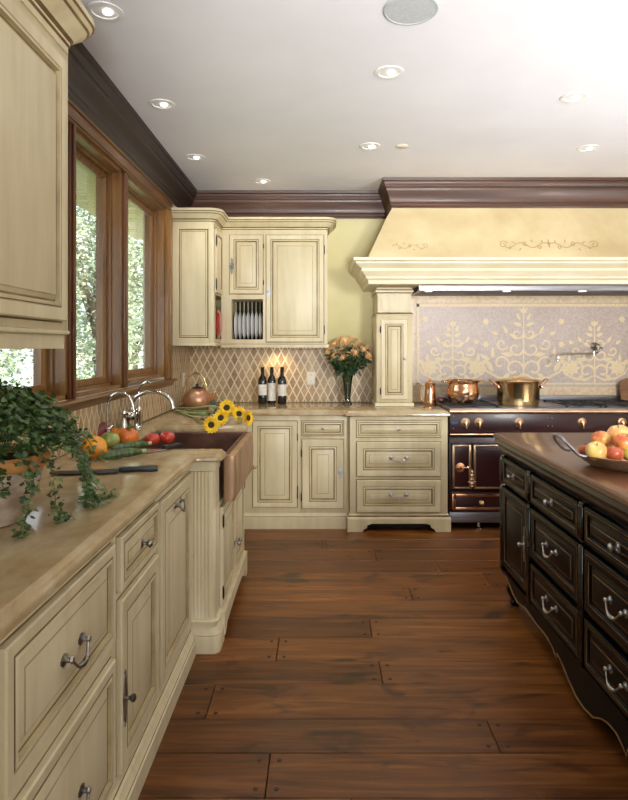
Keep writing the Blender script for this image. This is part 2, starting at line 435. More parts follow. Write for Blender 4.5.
# floor: real planks with gaps, wood pegs at the butt joints
def build_floor():
    mb = MB(); bm = mb.bm
    lay = bm.loops.layers.color.new('tone')
    ys = [NY]
    while ys[-1] < 1.6: ys.append(ys[-1]+.195)
    ys = ys[:-1]+[1.66, 1.85, 2.054, 2.242, 2.475, 2.656, 2.87, 3.07, 3.29, 3.48, 3.70, 3.90, 4.12, 4.33, 4.53, 4.74, 4.95, 5.26]
    forced = {2.054: .62, 1.85: -.17, 2.242: -.43, 2.475: .26, 2.87: .25, 3.48: 1.0}
    mb.box(WX, RX, NY, BY, -.06, -.012, 1)
    rnd = random.Random(3)
    for i in range(len(ys)-1):
        y0, y1 = ys[i]+.0012, ys[i+1]-.0012
        j = forced.get(ys[i], rnd.uniform(-.4, 2.2))
        cuts = [WX]
        x = j
        while x > WX+.3: x -= rnd.uniform(2.3, 3.0)
        while x < RX-.3:
            if x > WX+.25: cuts.append(x)
            x = j if x < j-.01 and x+3.0 > j else x+rnd.uniform(1.9, 2.8)
        cuts.append(RX)
        for k in range(len(cuts)-1):
            x0, x1 = cuts[k]+.0015, cuts[k+1]-.0015
            n0 = len(bm.faces)
            b = .002
            prof = [(x0, y0), (x1, y0), (x1, y1), (x0, y1)]
            mb.loops([[(px, py, -.012) for px, py in prof], [(px, py, -b) for px, py in prof],
                      [(x0+b, y0+b, 0), (x1-b, y0+b, 0), (x1-b, y1-b, 0), (x0+b, y1-b, 0)]], 0)
            bm.faces.ensure_lookup_table()
            t, u = rnd.random(), rnd.random()
            for f in bm.faces[n0:]:
                for lp in f.loops: lp[lay] = (t, u, 0, 1)
            for xe, sg in ((x0, 1), (x1, -1)):
                if xe < WX+.05 or xe > RX-.05: continue
                for yy in (y0+.035, y1-.035):
                    mb.lathe([(.0085, -.001), (.0085, .0012), (.006, .0016)], (xe+sg*.032, yy, 0), seg=8, mi=2)
    return struct(mb.build('floor', ['plank', 'gap', 'peg']))
build_floor()
struct(MB().box(WX-.3, RX+.2, NY-.2, BY+.2, CZ, CZ+.15).build('ceiling', 'ceiling'))
# walls
struct(MB().box(WX-.02, RX+.2, BY, BY+.2, 0, CZ).build('wall_back', 'wallpaint'))
struct(MB().box(RX, RX+.2, NY, BY, 0, CZ).build('wall_right', 'plain_wall'))
OY0, OY1, OZ0, OZ1 = 2.06, 4.45, 1.15, 2.42
wl = MB()
wl.box(WX-.16, WX, NY, OY0, 0, CZ); wl.box(WX-.16, WX, OY1, BY+.2, 0, CZ)
wl.box(WX-.16, WX, OY0, OY1, 0, OZ0); wl.box(WX-.16, WX, OY0, OY1, OZ1, CZ)
struct(wl.build('wall_left', 'plain_wall'))
# near wall behind the camera with two tall openings, made up to let sky light and fill in
wn = MB(); a0, a1, b0, b1 = -.7, 1.2, 1.7, 3.5
wn.box(WX-.16, a0, NY-.2, NY, 0, CZ); wn.box(a1, b0, NY-.2, NY, 0, CZ); wn.box(b1, RX+.2, NY-.2, NY, 0, CZ)
for q0, q1 in ((a0, a1), (b0, b1)):
    wn.box(q0, q1, NY-.2, NY, 0, .5); wn.box(q0, q1, NY-.2, NY, 2.45, CZ)
struct(wn.build('wall_near', 'plain_wall'))

# dark walnut crown: up the profile from the wall outwards to the ceiling
CR = [(0, 2.512), (.014, 2.512), (.016, 2.524), (.022, 2.530), (.022, 2.548), (.030, 2.556), (.030, 2.572),
      (.036, 2.590), (.046, 2.615), (.058, 2.640), (.064, 2.655), (.064, 2.668), (.072, 2.672), (.078, 2.690),
      (.084, 2.700), (.084, 2.712), (.092, 2.716), (.095, 2.739), (0, 2.739)]
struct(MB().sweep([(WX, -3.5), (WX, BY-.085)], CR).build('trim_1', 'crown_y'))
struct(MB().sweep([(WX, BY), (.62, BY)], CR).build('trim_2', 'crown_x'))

# ------------------------------------------------------------------ windows in the left wall
def lm(): return MB()
tr = MB()   # casings: head, far side, wide post, stool
tr.box(WX-.004, WX+.020, OY0-.1, OY1+.15, OZ1-.005, 2.502, bev=.003)
tr.box(WX-.004, WX+.030, OY0-.1, OY1+.15, 2.486, 2.500, bev=.003)
tr.box(WX-.004, WX+.028, OY0-.1, OY1+.15, 2.425, 2.437, bev=.003)
struct(tr.build('trim_3', 'win_y'))
tr = MB()
for y0, y1 in ((OY0-.1, OY0+.01), (OY1-.01, OY1+.150)):
    tr.box(WX-.004, WX+.022, y0, y1, OZ0, OZ1-.005, bev=.004)
    tr.box(WX-.004, WX+.030, (y0+y1)/2-.02, (y0+y1)/2+.02, OZ0, OZ1-.005, bev=.006)
struct(tr.build('trim_4', 'win_z'))
tr = MB(); tr.box(WX-.14, WX+.010, 2.735, 2.80, OZ0, OZ1, bev=.004)
tr.box(WX+.006, WX+.022, 2.755, 2.785, OZ0, OZ1, bev=.007)
struct(tr.build('trim_5', 'win_dark'))
tr = MB()
tr.extrude([(WX-.14, OZ0-.002), (WX+.050, OZ0-.002), (WX+.056, OZ0-.010), (WX+.050, OZ0-.020), (WX+.03, OZ0-.024), (WX+.026, OZ0-.045), (WX+.014, OZ0-.055), (WX, OZ0-.055), (WX, OZ0-.02), (WX-.14, OZ0-.02)], OY0-.12, OY1+.16)
struct(tr.build('trim_6', 'win_y'))

def window(n, y0, y1, z0, z1, sash=.035):
    fr = MB()
    for st in ((0, -.001, -.14, .022), (.022, -.055, -.14, .014)):     # stepped jambs all round
        i, xf, xb, w = st
        fr.box(WX+xb, WX+xf, y0+i, y0+i+w, z0+i, z1-i); fr.box(WX+xb, WX+xf, y1-i-w, y1-i, z0+i, z1-i)
        fr.box(WX+xb, WX+xf, y0+i, y1-i, z0+i, z0+i+w); fr.box(WX+xb, WX+xf, y0+i, y1-i, z1-i-w, z1-i)
    fo = struct(fr.build('window_%d' % n, 'win_z'))
    s = MB(); a = .036
    rr = [(a, WX-.11), (a, WX-.078), (a+.003, WX-.075), (a+sash-.012, WX-.075), (a+sash, WX-.088), (a+sash, WX-.10)]
    s.loops([[(x, y0+i, z0+i), (x, y1-i, z0+i), (x, y1-i, z1-i), (x, y0+i, z1-i)] for i, x in rr], 0, True, False, False)
    s.build('sash', 'win_z', fo)
    g = MB(); e = a+sash-.004
    g.box(WX-.098, WX-.094, y0+e, y1-e, z0+e, z1-e)
    g.build('pane', 'glass', fo)
    return fo
window(1, OY0, 2.735, OZ0, OZ1)
window(2, 2.80, 3.49, OZ0, OZ1)
window(3, 3.58, OY1, OZ0+.02, OZ1)
tr = MB(); tr.box(WX-.14, WX-.002, 3.49, 3.58, OZ0, OZ1, bev=.003); tr.box(WX-.01, WX+.012, 3.505, 3.565, OZ0, OZ1, bev=.010)
struct(tr.build('trim_7', 'win_dark'))

# ------------------------------------------------------------------ tiled backsplashes
SB = .912
bs = MB(); bs.box(WX, WX+.012, .4, BY, SB, OZ0-.055); bs.box(WX, WX+.012, OY1+.15, BY, OZ0-.055, 1.39)
struct(bs.build('trim_8', 'tile_y'))
bs = MB(); bs.box(WX+.012, .47, BY-.012, BY, SB, 1.40)
struct(bs.build('trim_9', 'tile_x'))

# ------------------------------------------------------------------ hardware
def knob(parent, x, z, y=0, mat='pewter', r=.014, name='knob', plate=True):
    m = MB()
    pr = [(.010, 0), (.011, .003), (.006, .006), (.005, .014), (.009, .018), (r, .023), (r*1.02, .028), (r*.75, .033), (r*.3, .035)]
    if plate: pr = [(r*1.25, 0), (r*1.3, .002), (r*.9, .004)]+pr[1:]
    m.lathe(pr, (x, y, z), 'y', 16)
    return m.build(name, mat, parent)
def escutcheon_pull(parent, x, z, y=0, mat='pewter', h=.07, kr=.012):
    """long ornate backplate with a knob"""
    m = MB(); pts = []
    w = [(0, h), (.006, h*.93), (.004, h*.84), (.010, h*.7), (.008, h*.5), (.014, h*.28), (.017, h*.1), (.017, 0)]
    half = w+[(a, -b) for a, b in reversed(w[:-1])]
    poly = [(x+a, z+b) for a, b in half]+[(x-a, z+b) for a, b in reversed(half[1:-1])]
    m.extrude(poly, y, y-.004)
    m.lathe([(.006, 0), (.005, .012), (.009, .016), (kr, .021), (kr, .027), (.006, .031)], (x, y-.003, z), 'y', 14)
    return m.build('handle', mat, parent)
def bail(parent, x, z, y=0, w=.10, mat='pewter', thick=.005, drop=.026):
    """drop bail pull: two rosettes and a waisted swinging bail"""
    m = MB()
    for sg in (-1, 1):
        m.lathe([(.014, 0), (.015, .003), (.010, .005), (.006, .008), (.006, .016), (.009, .019), (.006, .024)], (x+sg*w/2, y, z), 'y', 12)
        m.box(x+sg*w/2-.017, x+sg*w/2+.017, y-.003, y, z-.006, z+.006)
    pts = []; rs = []
    for i in range(21):
        t = i/20; s = math.sin(PI*t)
        px = x-w/2+w*t
        pz = z-drop*min(1, s*1.35)-.004*math.sin(PI*t)**8
        pts.append((px, y-.018-.010*s, pz)); rs.append(thick*(.62+.55*s**6+(.25 if i in (7, 13) else 0)))
    m.tube(pts, rs, 8)
    return m.build('handle', mat, parent)
def hinge(parent, x, z, y=0, h=.045, mat='iron'):
    m = MB()
    m.lathe([(.001, -h*.75), (.003, -h*.66), (.002, -h*.6), (.0045, -h*.52), (.0045, h*.52), (.002, h*.6), (.003, h*.66), (.001, h*.75)], (x, y-.006, z), 'z', 8)
    return m.build('hinge', mat, parent)

T = .018
def raised(x0, x1, z0, z1, frame=.05, y=-T, deep=.009, slope=.030, dark=(0, 1)):
    """raised and fielded front: glazed gap, frame, bead, groove, bevel, field"""
    w = min(x1-x0, z1-z0); frame = min(frame, w*.26); slope = min(slope, w*.14)
    rings = [(-.005, T-.0005), (0, T-.0005), (0, .004), (.004, 0), (frame-.016, 0), (frame-.013, .002), (frame-.010, 0), (frame-.001, -.001),
             (frame+.003, deep), (frame+.007, deep+.001), (frame+.009, deep), (frame+.009+slope, .003), (frame+.013+slope, .0015)]
    mis = [1, 0, 0, 0, 2, 1, 0, 2, 1, 2, 0, 2, 0]
    m = MB(); m.panel(x0, x1, z0, z1, rings, y, mis)
    return m
def front(parent, name, x0, x1, z0, z1, mats, **kw):
    return raised(x0, x1, z0, z1, **kw).build(name, mats, parent)
CM = ['cream', 'glaze', 'glaze2']
def carcass(parent, w, d, z0, z1, mats=CM, y0=0, name='carcass'):
    return MB().box(0, w, y0, d, z0, z1, bev=.002).build(name, mats, parent)
def plinth(parent, path, z1=.11, out=.035, mats=CM, name='plinth'):
    pr = [(0, 0), (out, 0), (out, z1-.040), (out-.005, z1-.036), (out-.005, z1-.030), (out-.012, z1-.022), (out-.018, z1-.008), (out-.026, z1-.004), (out-.028, z1), (0, z1)]
    return MB().sweep(path, pr, mis=[0, 0, 0, 1, 0, 0, 0, 1, 0]).build(name, mats, parent)

# ------------------------------------------------------------------ left run of base cabinets (local x = away from the camera, front = -y)
LF = -.60
def left_cab(name, label, y0, w, fn, cat='cabinet'):
    t = thing(name, label, cat, (LF, y0, 0), PI/2, 'cream base cabinets')
    carcass(t, w, .535, .09, .865); fn(t, w); plinth(t, [(0, 0), (w, 0)], .105, .040)
    return t
def two_drawers(t, w):
    a, b = .035, w-.03
    for z0, z1 in ((.548, .828), (.135, .500)):
        dr = front(t, 'drawer', a, b, z0, z1, CM, frame=.042, slope=.02)
        bail(dr, (a+b)/2, (z0+z1)/2-.01, -.016, .10, 'pewter_dark', .0058, .030)
left_cab('base_cabinet', 'cream base cabinet with wide bail-handled drawers beneath the near end of the left worktop', .42, .66, two_drawers)
left_cab('base_cabinet', 'nearest visible cream base cabinet on the left, two wide drawers under the potted ivy', 1.08, .665, two_drawers)
def drawer_door(t, w):
    a, b = .02, w-.015
    dr = front(t, 'drawer', a, b, .668, .828, CM, frame=.036, slope=.016)
    knob(dr, (a+b)/2, .745, -.016, 'pewter_dark', .013)
    do = front(t, 'door', a, b, .130, .640, CM, frame=.062, deep=.011, slope=.034)
    escutcheon_pull(do, a+.022, .345, -T, 'pewter_dark', .085)
left_cab('base_cabinet', 'narrow cream base cabinet on the left, small drawer over a door with dark plate', 1.745, .445, drawer_door)
def tall_door(t, w):
    do = front(t, 'door', .02, w-.02, .130, .815, CM, frame=.062, deep=.010, slope=.04)
    bail(do, w/2, .750, -.016, .085, 'pewter_dark', .0055, .026)
left_cab('base_cabinet', 'cream base cabinet with one tall door and bail handle, just before the copper sink', 2.19, .545, tall_door)

# sink base: stands forward, fluted rounded corner posts, two doors, scalloped rail and feet
SF = -.478
t = thing('sink_base_cabinet', 'cream sink cabinet standing forward with fluted corner post beneath the copper sink', 'cabinet', (SF, 2.735, 0), PI/2)
W = .985
m = MB(); m.box(.012, W-.012, 0, .13, .115, .650, bev=.002); m.box(.012, .07, 0, .13, .650, .865); m.box(W-.07, W-.012, 0, .13, .650, .865)
m.box(.012, W-.012, .13, .15, .115, .650)
m.build('carcass', CM, t)
def post(parent, x, w=.115):
    m = MB()
    def prof(r, inset=0, fl=0):
        pts = [(x+w, .13), (x+w, -.004+inset)]
        k = 10
        for i in range(k+1):
            a = -PI/2-PI/2*i/k
            pts.append((x+r+inset+r*math.cos(a), r-.004+inset+r*math.sin(a)))
        # flutes on the face looking at the room's near side
        n = 24
        for i in range(1, n):
            yy = r+(.13-r)*i/n
            d = .005 if (fl and i % 4 in (1, 2)) else 0
            pts.append((x+inset+d, yy))
        pts.append((x+inset, .13))
        return pts
    zs = [(.105, 0, 0), (.150, 0, 0), (.155, .004, 0), (.200, .005, 1), (.820, .005, 1), (.825, 0, 0), (.868, 0, 0)]
    m.loops([[(px, py, z) for px, py in prof(.030, i, f)] for z, i, f in zs], 0)
    m.build('post', CM, parent)
    # moulded foot
    b = MB(); zs = [(0, -.020), (.070, -.022), (.078, -.018), (.084, -.020), (.092, -.014), (.104, -.006), (.110, -.002), (.128, -.002), (.132, -.010), (.140, -.010), (.146, 0), (.15, .004)]
    b.loops([[(px, py, z) for px, py in prof(.036, i, 0)] for z, i in zs], 0)
    b.build('foot', CM, parent)
post(t, 0)
m = MB()
m.extrude([(W, 0), (W, .868), (W-.06, .868), (W-.06, 0)], -.004, .13); m.build('post', CM, t)
# lower rail with a shallow arch between the feet
pl = [(.10, .135), (W-.02, .135), (W-.02, .0), (W-.075, .0), (W-.09, .035), (W-.12, .062)]
pl += [(W-.12-(W-.30)*i/8, .062+.012*math.sin(PI*i/8)) for i in range(1, 9)]
pl += [(.15, .045), (.12, .03), (.10, .03)]
MB().extrude(pl, -.030, .0).build('bottom_rail', CM, t)
dw = (W-.13-.065)/2
for k in (0, 1):
    x0 = .125+k*(dw+.006)
    do = front(t, 'door', x0, x0+dw-.006, .155, .625, CM, frame=.048, deep=.010)
    knob(do, x0+(dw-.03 if k == 0 else .025), .335, -.016, 'pewter_dark', .012)
    for z in (.22, .56): hinge(do, x0-.002 if k == 0 else x0+dw-.004, z, -.012)
# corner filler cabinet between sink and back run
t = thing('corner_cabinet', 'plain cream corner cabinet between the copper sink and the back run', 'cabinet', (LF, 3.722, 0), PI/2)
carcass(t, .872, .535, .09, .865); plinth(t, [(0, 0), (.80, 0)], .105, .030)
do = front(t, 'door', .08, .78, .135, .82, CM)
knob(do, .12, .48, -.016, 'pewter', .010)

# apron sink in hammered copper
t = thing('apron_sink', 'hammered copper apron-front farmhouse sink let into the stone worktop', 'sink', (-.43, 2.86, 0))
L, D = .80, .555
a = MB()
zb, zt = .652, .872

ap = [(-.030, .02), (-.030, .006), (-.022, 0), (0, 0), (.012, 0), (.020, .005), (.022, .014), (.022, L-.014), (.018, L-.003), (.008, L), (-.030, L)]
zs = [(zb, -.006), (zb+.004, 0), (zb+.03, .002), ((zb+zt)/2, .004), (zt-.02, .001), (zt-.004, 0), (zt, -.005)]
a.loops([[(x+(o if x > 0 else 0), y, z) for x, y in ap] for z, o in zs], 0)
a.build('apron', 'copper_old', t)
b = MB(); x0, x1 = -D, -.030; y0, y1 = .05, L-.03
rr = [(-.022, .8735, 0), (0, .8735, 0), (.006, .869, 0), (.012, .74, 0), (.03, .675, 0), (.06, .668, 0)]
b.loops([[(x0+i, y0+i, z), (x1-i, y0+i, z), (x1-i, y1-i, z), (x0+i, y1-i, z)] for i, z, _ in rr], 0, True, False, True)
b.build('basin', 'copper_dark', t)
m = MB(); m.lathe([(.030, .6685), (.034, .670), (.026, .671), (.006, .669)], (-.30, .42, 0), seg=16); m.build('drain', 'chrome', t)

# ------------------------------------------------------------------ back run
BF = 4.60
t = thing('base_cabinet', 'cream base cabinet on the back wall with one full-height door beside the sink corner', 'cabinet', (-.60, BF, 0), 0, 'cream base cabinets')
carcass(t, .445, .65, .09, .865); plinth(t, [(0, 0), (.445, 0)], .125, .020)
do = front(t, 'door', .085, .424, .165, .822, CM, frame=.052)
knob(do, .103, .475, -.016, 'brass', .011)
for z in (.26, .30, .70): hinge(do, .428, z, -.010)
t = thing('base_cabinet', 'narrow cream back wall base cabinet, small drawer over a door, left of the chest', 'cabinet', (-.155, BF, 0), 0, 'cream base cabinets')
carcass(t, .379, .65, .09, .865); plinth(t, [(0, 0), (.359, 0)], .125, .020)
dr = front(t, 'drawer', .018, .335, .712, .822, CM, frame=.022, slope=.010, deep=.006); knob(dr, .176, .768, -.014, 'pewter', .009)
do = front(t, 'door', .018, .335, .155, .682, CM, frame=.068, slope=.036, deep=.012)
escutcheon_pull(do, .310, .435, -T, 'pewter', .055, .009)
for z in (.24, .58): hinge(do, .014, z, -.010)

def drawer_chest(x, w, label, vis=True):
    t = thing('drawer_chest', label, 'cabinet', (x, 4.53, 0), 0)
    m = MB(); m.box(0, w, 0, .72, .115, .868, bev=.003); m.build('carcass', CM, t)
    # bracket-foot rail with a cut-out arch
    pl = [(-.02, 0), (-.02, .092), (w+.02, .092), (w+.02, 0), (w-.095, 0), (w-.10, .018), (w-.125, .028), (w-.13, .050), (w-.165, .062)]
    pl += [(.165, .062), (.13, .050), (.125, .028), (.10, .018), (.095, 0)]
    MB().extrude(pl, -.022, .03).build('bracket_foot', CM, t)
    m = MB(); m.sweep([(0, .70), (0, 0), (w, 0), (w, .70)], [(0, .092), (.022, .092), (.020, .102), (.012, .108), (.010, .122), (.003, .128), (0, .130)], mis=[0, 0, 0, 1, 0, 0])
    m.build('base_moulding', CM, t)
    MB().box(.02, w-.02, .10, .70, .0, .115).build('toe_recess', 'dark', t)
    a, b = .050, w-.055
    dr = front(t, 'drawer', a, b, .711, .835, CM, frame=.026, slope=.010, deep=.006); knob(dr, (a+b)/2, .768, -.014, 'pewter', .008)
    for z0, z1 in ((.416, .673), (.145, .386)):
        dr = front(t, 'drawer', a, b, z0, z1, CM, frame=.062, slope=.022, deep=.010)
        bail(dr, (a+b)/2, (z0+z1)/2+.012, -.016, .115, 'pewter', .005, .022)
    return t
drawer_chest(.226, .738, 'cream chest of three drawers on bracket feet, left of the dark range')
drawer_chest(2.632, .748, 'cream chest of three drawers on bracket feet, right of the dark range')

# worktops -----------------------------------------------------------------
EDGE = [(-.024, .910), (-.019, .908), (-.014, .902), (-.010, .897), (-.004, .893), (0, .886), (0, .874), (-.004, .869), (-.008, .869), (-.020, .866)]
def arc(cx, cy, r, a0, a1, n=6): return [(cx+r*math.cos(R(a0+(a1-a0)*i/n)), cy+r*math.sin(R(a0+(a1-a0)*i/n))) for i in range(n+1)]
out = [(-.562, .42), (-.562, 2.66)]
out = out[:1]+[(-.562, 2.70), (-.53, 2.715)]
out += arc(-.485, 2.755, .040, -90, 0, 5)
out += [(-.445, 2.855), (-1.0, 2.855), (-1.0, 3.662), (-.445, 3.662)]
out += arc(-.485, 3.70, .04, 0, 90, 4)
out += [(-.565, 3.74), (-.565, 4.565), (.185, 4.565), (.195, 4.50), (.978, 4.50), (.978, 5.275), (-1.165, 5.275), (-1.165, .42)]
out = [(x, y) for x, y in out]
m = MB(); m.sweep(out, EDGE, closed=True)
tag(m.build('worktop', 'stone', ang=30), 'L-shaped honed tan stone worktop running along the window and the back wall', 'worktop')
m = MB(); m.sweep([(2.612, 4.50), (3.39, 4.50), (3.39, 5.275), (2.612, 5.275)], EDGE, closed=True)
tag(m.build('worktop', 'stone', ang=30), 'short stone worktop on the right of the range', 'worktop')

# ------------------------------------------------------------------ wall cabinets
def crown_small(m, path, z=2.335, out=.085, mi=0):
    k = out/.085
    pr = [(0, z), (.006*k, z), (.006*k, z+.020), (.012*k, z+.026), (.012*k, z+.034), (.022*k, z+.042), (.040*k, z+.056), (.056*k, z+.066), (.062*k, z+.074), (.070*k, z+.078), (.078*k, z+.090), (.085*k, z+.094), (.085*k, z+.112), (-.03, z+.112)]
    m.sweep(path, pr, mis=[0, 0, 1, 0, 1, 0, 0, 0, 1, 0, 1, 0, 0])
def rnd_corner(c, r, a0, a1): return arc(c[0], c[1], r, a0, a1, 6)

# near left wall cabinet; front at X = -.81
NF = -.81
t = thing('wall_cabinet', 'large cream wall cabinet filling the upper left corner above the potted ivy', 'cabinet', (NF, .60, 0), PI/2)
W = 1.33
m = MB(); m.box(0, W, 0, .335, 1.435, 2.40, bev=.002); m.build('carcass', CM, t)
m = MB(); m.box(0, W-.008, .010, .03, 1.385, 1.435); m.box(W-.026, W-.008, .03, .335, 1.385, 1.435)
m.sweep([(0, 0), (W, 0), (W, .335)], [(0, 1.430), (.002, 1.430), (.004, 1.436), (.002, 1.442), (0, 1.443)], mis=[1, 0, 0, 1]); m.build('light_rail', CM, t)
for x0, x1 in ((.03, .72), (.735, W-.050)):
    do = front(t, 'door', x0, x1, 1.470, 2.285, CM, frame=.055, slope=.010, deep=.012)
    knob(do, x1-.02 if x0 < .1 else x0+.02, 1.62, -.014, 'pewter_dark', .011)
m = MB(); pth = [(0, 0), (W-.02, 0)]+arc(W-.02, .02, .02, -90, 0, 5)+[(W, .335)]
crown_small(m, pth, 2.325, .085); m.build('crown', CM, t)

# corner wall cabinet on the left wall, its end panel facing the camera
CY = 4.62; CX = -.815
t = thing('wall_cabinet', 'cream wall cabinet in the far left corner with panelled end and a red dish niche', 'cabinet', (WX, CY, 0))
w = CX-WX
m = MB()
m.box(0, w, 0, .018, 1.40, 2.34); m.box(0, w-.016, .018, .63, 1.80, 2.34); m.box(0, w-.016, .018, .63, 1.40, 1.455)
m.box(0, .02, .018, .63, 1.455, 1.80); m.box(w-.016, w, .018, .058, 1.40, 2.34); m.box(w-.016, w, .058, .63, 1.40, 1.455); m.box(w-.016, w, .058, .63, 1.80, 2.34)
m.build('carcass', CM, t)
m = MB(); m.panel(.060, w-.042, 1.455, 2.30, [(0, -.0095), (.004, -.004), (.008, -.0015), (.012, -.0015), (.020, -.005), (.024, -.005)], 0, [0, 1, 1, 0, 1, 0])
bx = [(0, 0), (w, 0), (w, .001), (0, .001)]
m.build('end_panel', CM, t)
fr = MB(); fr.box(0, .060, -.009, 0, 1.40, 2.34); fr.box(w-.042, w, -.009, 0, 1.40, 2.34, bev=.003); fr.box(.060, w-.042, -.009, 0, 1.40, 1.455); fr.box(.060, w-.042, -.009, 0, 2.30, 2.34)
fr.build('end_frame', CM, t)
do = MB(xf=Matrix.Translation((w, 0, 0)) @ Matrix.Rotation(PI/2, 4, 'Z'))
do.panel(.045, .30, 1.815, 2.31, [(0, .017), (0, 0), (.04, 0), (.045, .008), (.07, .002)], -.017, [0, 0, 1, 0]); do = do.build('door', CM, t)
for z in (1.88, 2.22):
    h = MB(); h.lathe([(.001, -.05), (.005, -.03), (.005, .03), (.001, .05)], (w+.012, .042, z), seg=8); h.build('hinge', 'iron', do)
m = MB(); m.sweep([(0, 0), (w, 0), (w, .30)], [(0, 1.400), (.010, 1.400), (.010, 1.415), (.004, 1.425), (0, 1.428)], mis=[0, 0, 0, 1]); m.build('light_rail', CM, t)
m = MB(); crown_small(m, [(0, 0), (w-.04, 0)]+arc(w-.04, .04, .04, -90, 0, 6)+[(w, .33)], 2.335, .070); m.build('crown', CM, t)

# back wall cabinet with the plate rack
UY = 4.95
t = thing('wall_cabinet', 'cream wall cabinet on the back wall with plate rack, small door and large door', 'cabinet', (-.815, UY, 0))
w = .875
m = MB(); zb = 1.400
rx0, rx1, rz0, rz1 = .085, .345, 1.452, 1.785
m.box(0, rx0, 0, .305, zb, 2.34); m.box(rx1, w, 0, .305, zb, 2.34)
m.box(rx0, rx1, 0, .305, zb, rz0); m.box(rx0, rx1, 0, .305, rz1, 2.34)
m.build('carcass', CM, t)
m = MB(); m.box(rx0, rx1, .29, .304, rz0, rz1); m.build('rack_back', 'dark', t)
m = MB()
for i in range(8):
    x = rx0+.010+i*(rx1-rx0-.02)/7
    for y in (.20,): m.lathe([(.0035, rz0), (.0035, rz1)], (x, y, 0), seg=8)
m.build('plate_rack', 'cream', t)
m = MB(); m.lathe([(.028, 1.397), (.030, 1.390), (.020, 1.388)], (.45, .22, 0), seg=20); m.build('under_light', 'bulb', t)
l = bpy.data.lights.new('under_cabinet_glow', 'SPOT'); l.energy = 4; l.color = (1, .74, .42); l.shadow_soft_size = .02; l.spot_size = R(120); l.spot_blend = 1
lo = bpy.data.objects.new('under_cabinet_glow', l); col.objects.link(lo); lo.location = (-.365, 5.12, 1.375); lo.rotation_euler = (R(18), 0, 0)
do = front(t, 'door', .070, .345, 1.828, 2.312, CM, frame=.050, slope=.026, deep=.010)
escutcheon_pull(do, .090, 2.055, -T, 'pewter_dark', .070, .010)
for z in (1.92, 2.22): hinge(do, .350, z, -.010, .03)
do = front(t, 'door', .372, .845, 1.432, 2.312, CM, frame=.050, slope=.030, deep=.010)
escutcheon_pull(do, .392, 1.84, -T, 'pewter', .060, .010)
for z in (1.53, 2.19): hinge(do, .850, z, -.010, .055)
m = MB(); m.sweep([(0, 0), (w, 0), (w, .30)], [(0, 1.385), (.010, 1.385), (.010, 1.402), (.004, 1.412), (0, 1.416)], mis=[0, 0, 0, 1]); m.build('light_rail', CM, t)
m = MB(); crown_small(m, [(0, 0), (w-.02, 0)]+arc(w-.02, .02, .02, -90, 0, 4)+[(w, .30)], 2.335, .075); m.build('crown', CM, t)

# plates in the rack
def plate(name, label, cat, x, y, z, r, mat, group=None, axis='x'):
    m = MB()
    pr = [(.001, .004), (r*.55, .004), (r*.62, .001), (r, -.012), (r*1.0, -.009), (r*.64, .007), (r*.56, .009), (.001, .009)]
    m.lathe(pr, (0, 0, 0), axis, 36, cap=False)
    o = m.build(name, mat); o.location = (x, y, z); tag(o, label, cat, group); return o
p0 = None
for i in range(7):
    x = -.815+rx0+.030+i*(rx1-rx0-.02)/7
    if p0 is None:
        p0 = plate('dinner_plate', 'white plate standing on edge in the plate rack of the back wall cabinet', 'plate', x, UY+.145, rz0+.122, .118, 'white', 'white plates in the rack')
    else:
        c = p0.copy(); col.objects.link(c); c.location.x = x
plate('serving_dish', 'red dish standing in the niche of the corner wall cabinet', 'dish', CX+.004, 4.86, 1.576, .120, 'red', axis='x')
# ------------------------------------------------------------------ pillar cabinets each side of the range
def pillar(x, label):
    t = thing('pillar_cabinet', label, 'cabinet', (x, 4.85, .912), 0)
    w = .29; d = .40
    m = MB(); m.box(0, w, 0, d, 0, .735, bev=.003); m.build('carcass', CM, t)
    m = MB(); m.sweep([(0, d), (0, 0), (w, 0), (w, d)], [(0, 0), (.012, 0), (.012, .02), (.006, .028), (0, .03)], mis=[0, 0, 0, 1]); m.build('base_moulding', CM, t)
    do = front(t, 'door', .035, w-.040, .055, .700, CM, frame=.050, slope=.020, deep=.010, y=-.012)
    knob(do, w-.065, .385, -.012, 'pewter', .009)
    for z in (.12, .62): hinge(do, .031, z, -.008, .04)
    m = MB(); m.box(.01, w-.01, .01, d, .735, .960)
    ca = [(.045, .775)]+[(.045+(w-.09)*i/10, .865+.022*math.sin(PI*i/10)) for i in range(11)]+[(w-.045, .775)]
    m.extrude(ca, .001, .012, mi=0, mside=1)
    m.sweep([(.01, d), (.01, .01), (w-.01, .01), (w-.01, d)], [(0, .735), (.012, .735), (.016, .745), (.008, .755), (0, .758)], mis=[0, 0, 1, 1])
    m.sweep([(.01, d), (.01, .01), (w-.01, .01), (w-.01, d)], [(0, .900), (.006, .900), (.008, .912), (.018, .920), (.018, .935), (.010, .945), (.010, .958), (0, .958)], mis=[0, 0, 1, 0, 1, 0, 0])
    m.build('corbel_block', CM, t)
pillar(.457, 'slender cream pillar cabinet standing on the worktop, left of the mosaic')
pillar(2.813, 'slender cream pillar cabinet standing on the worktop, right of the mosaic')

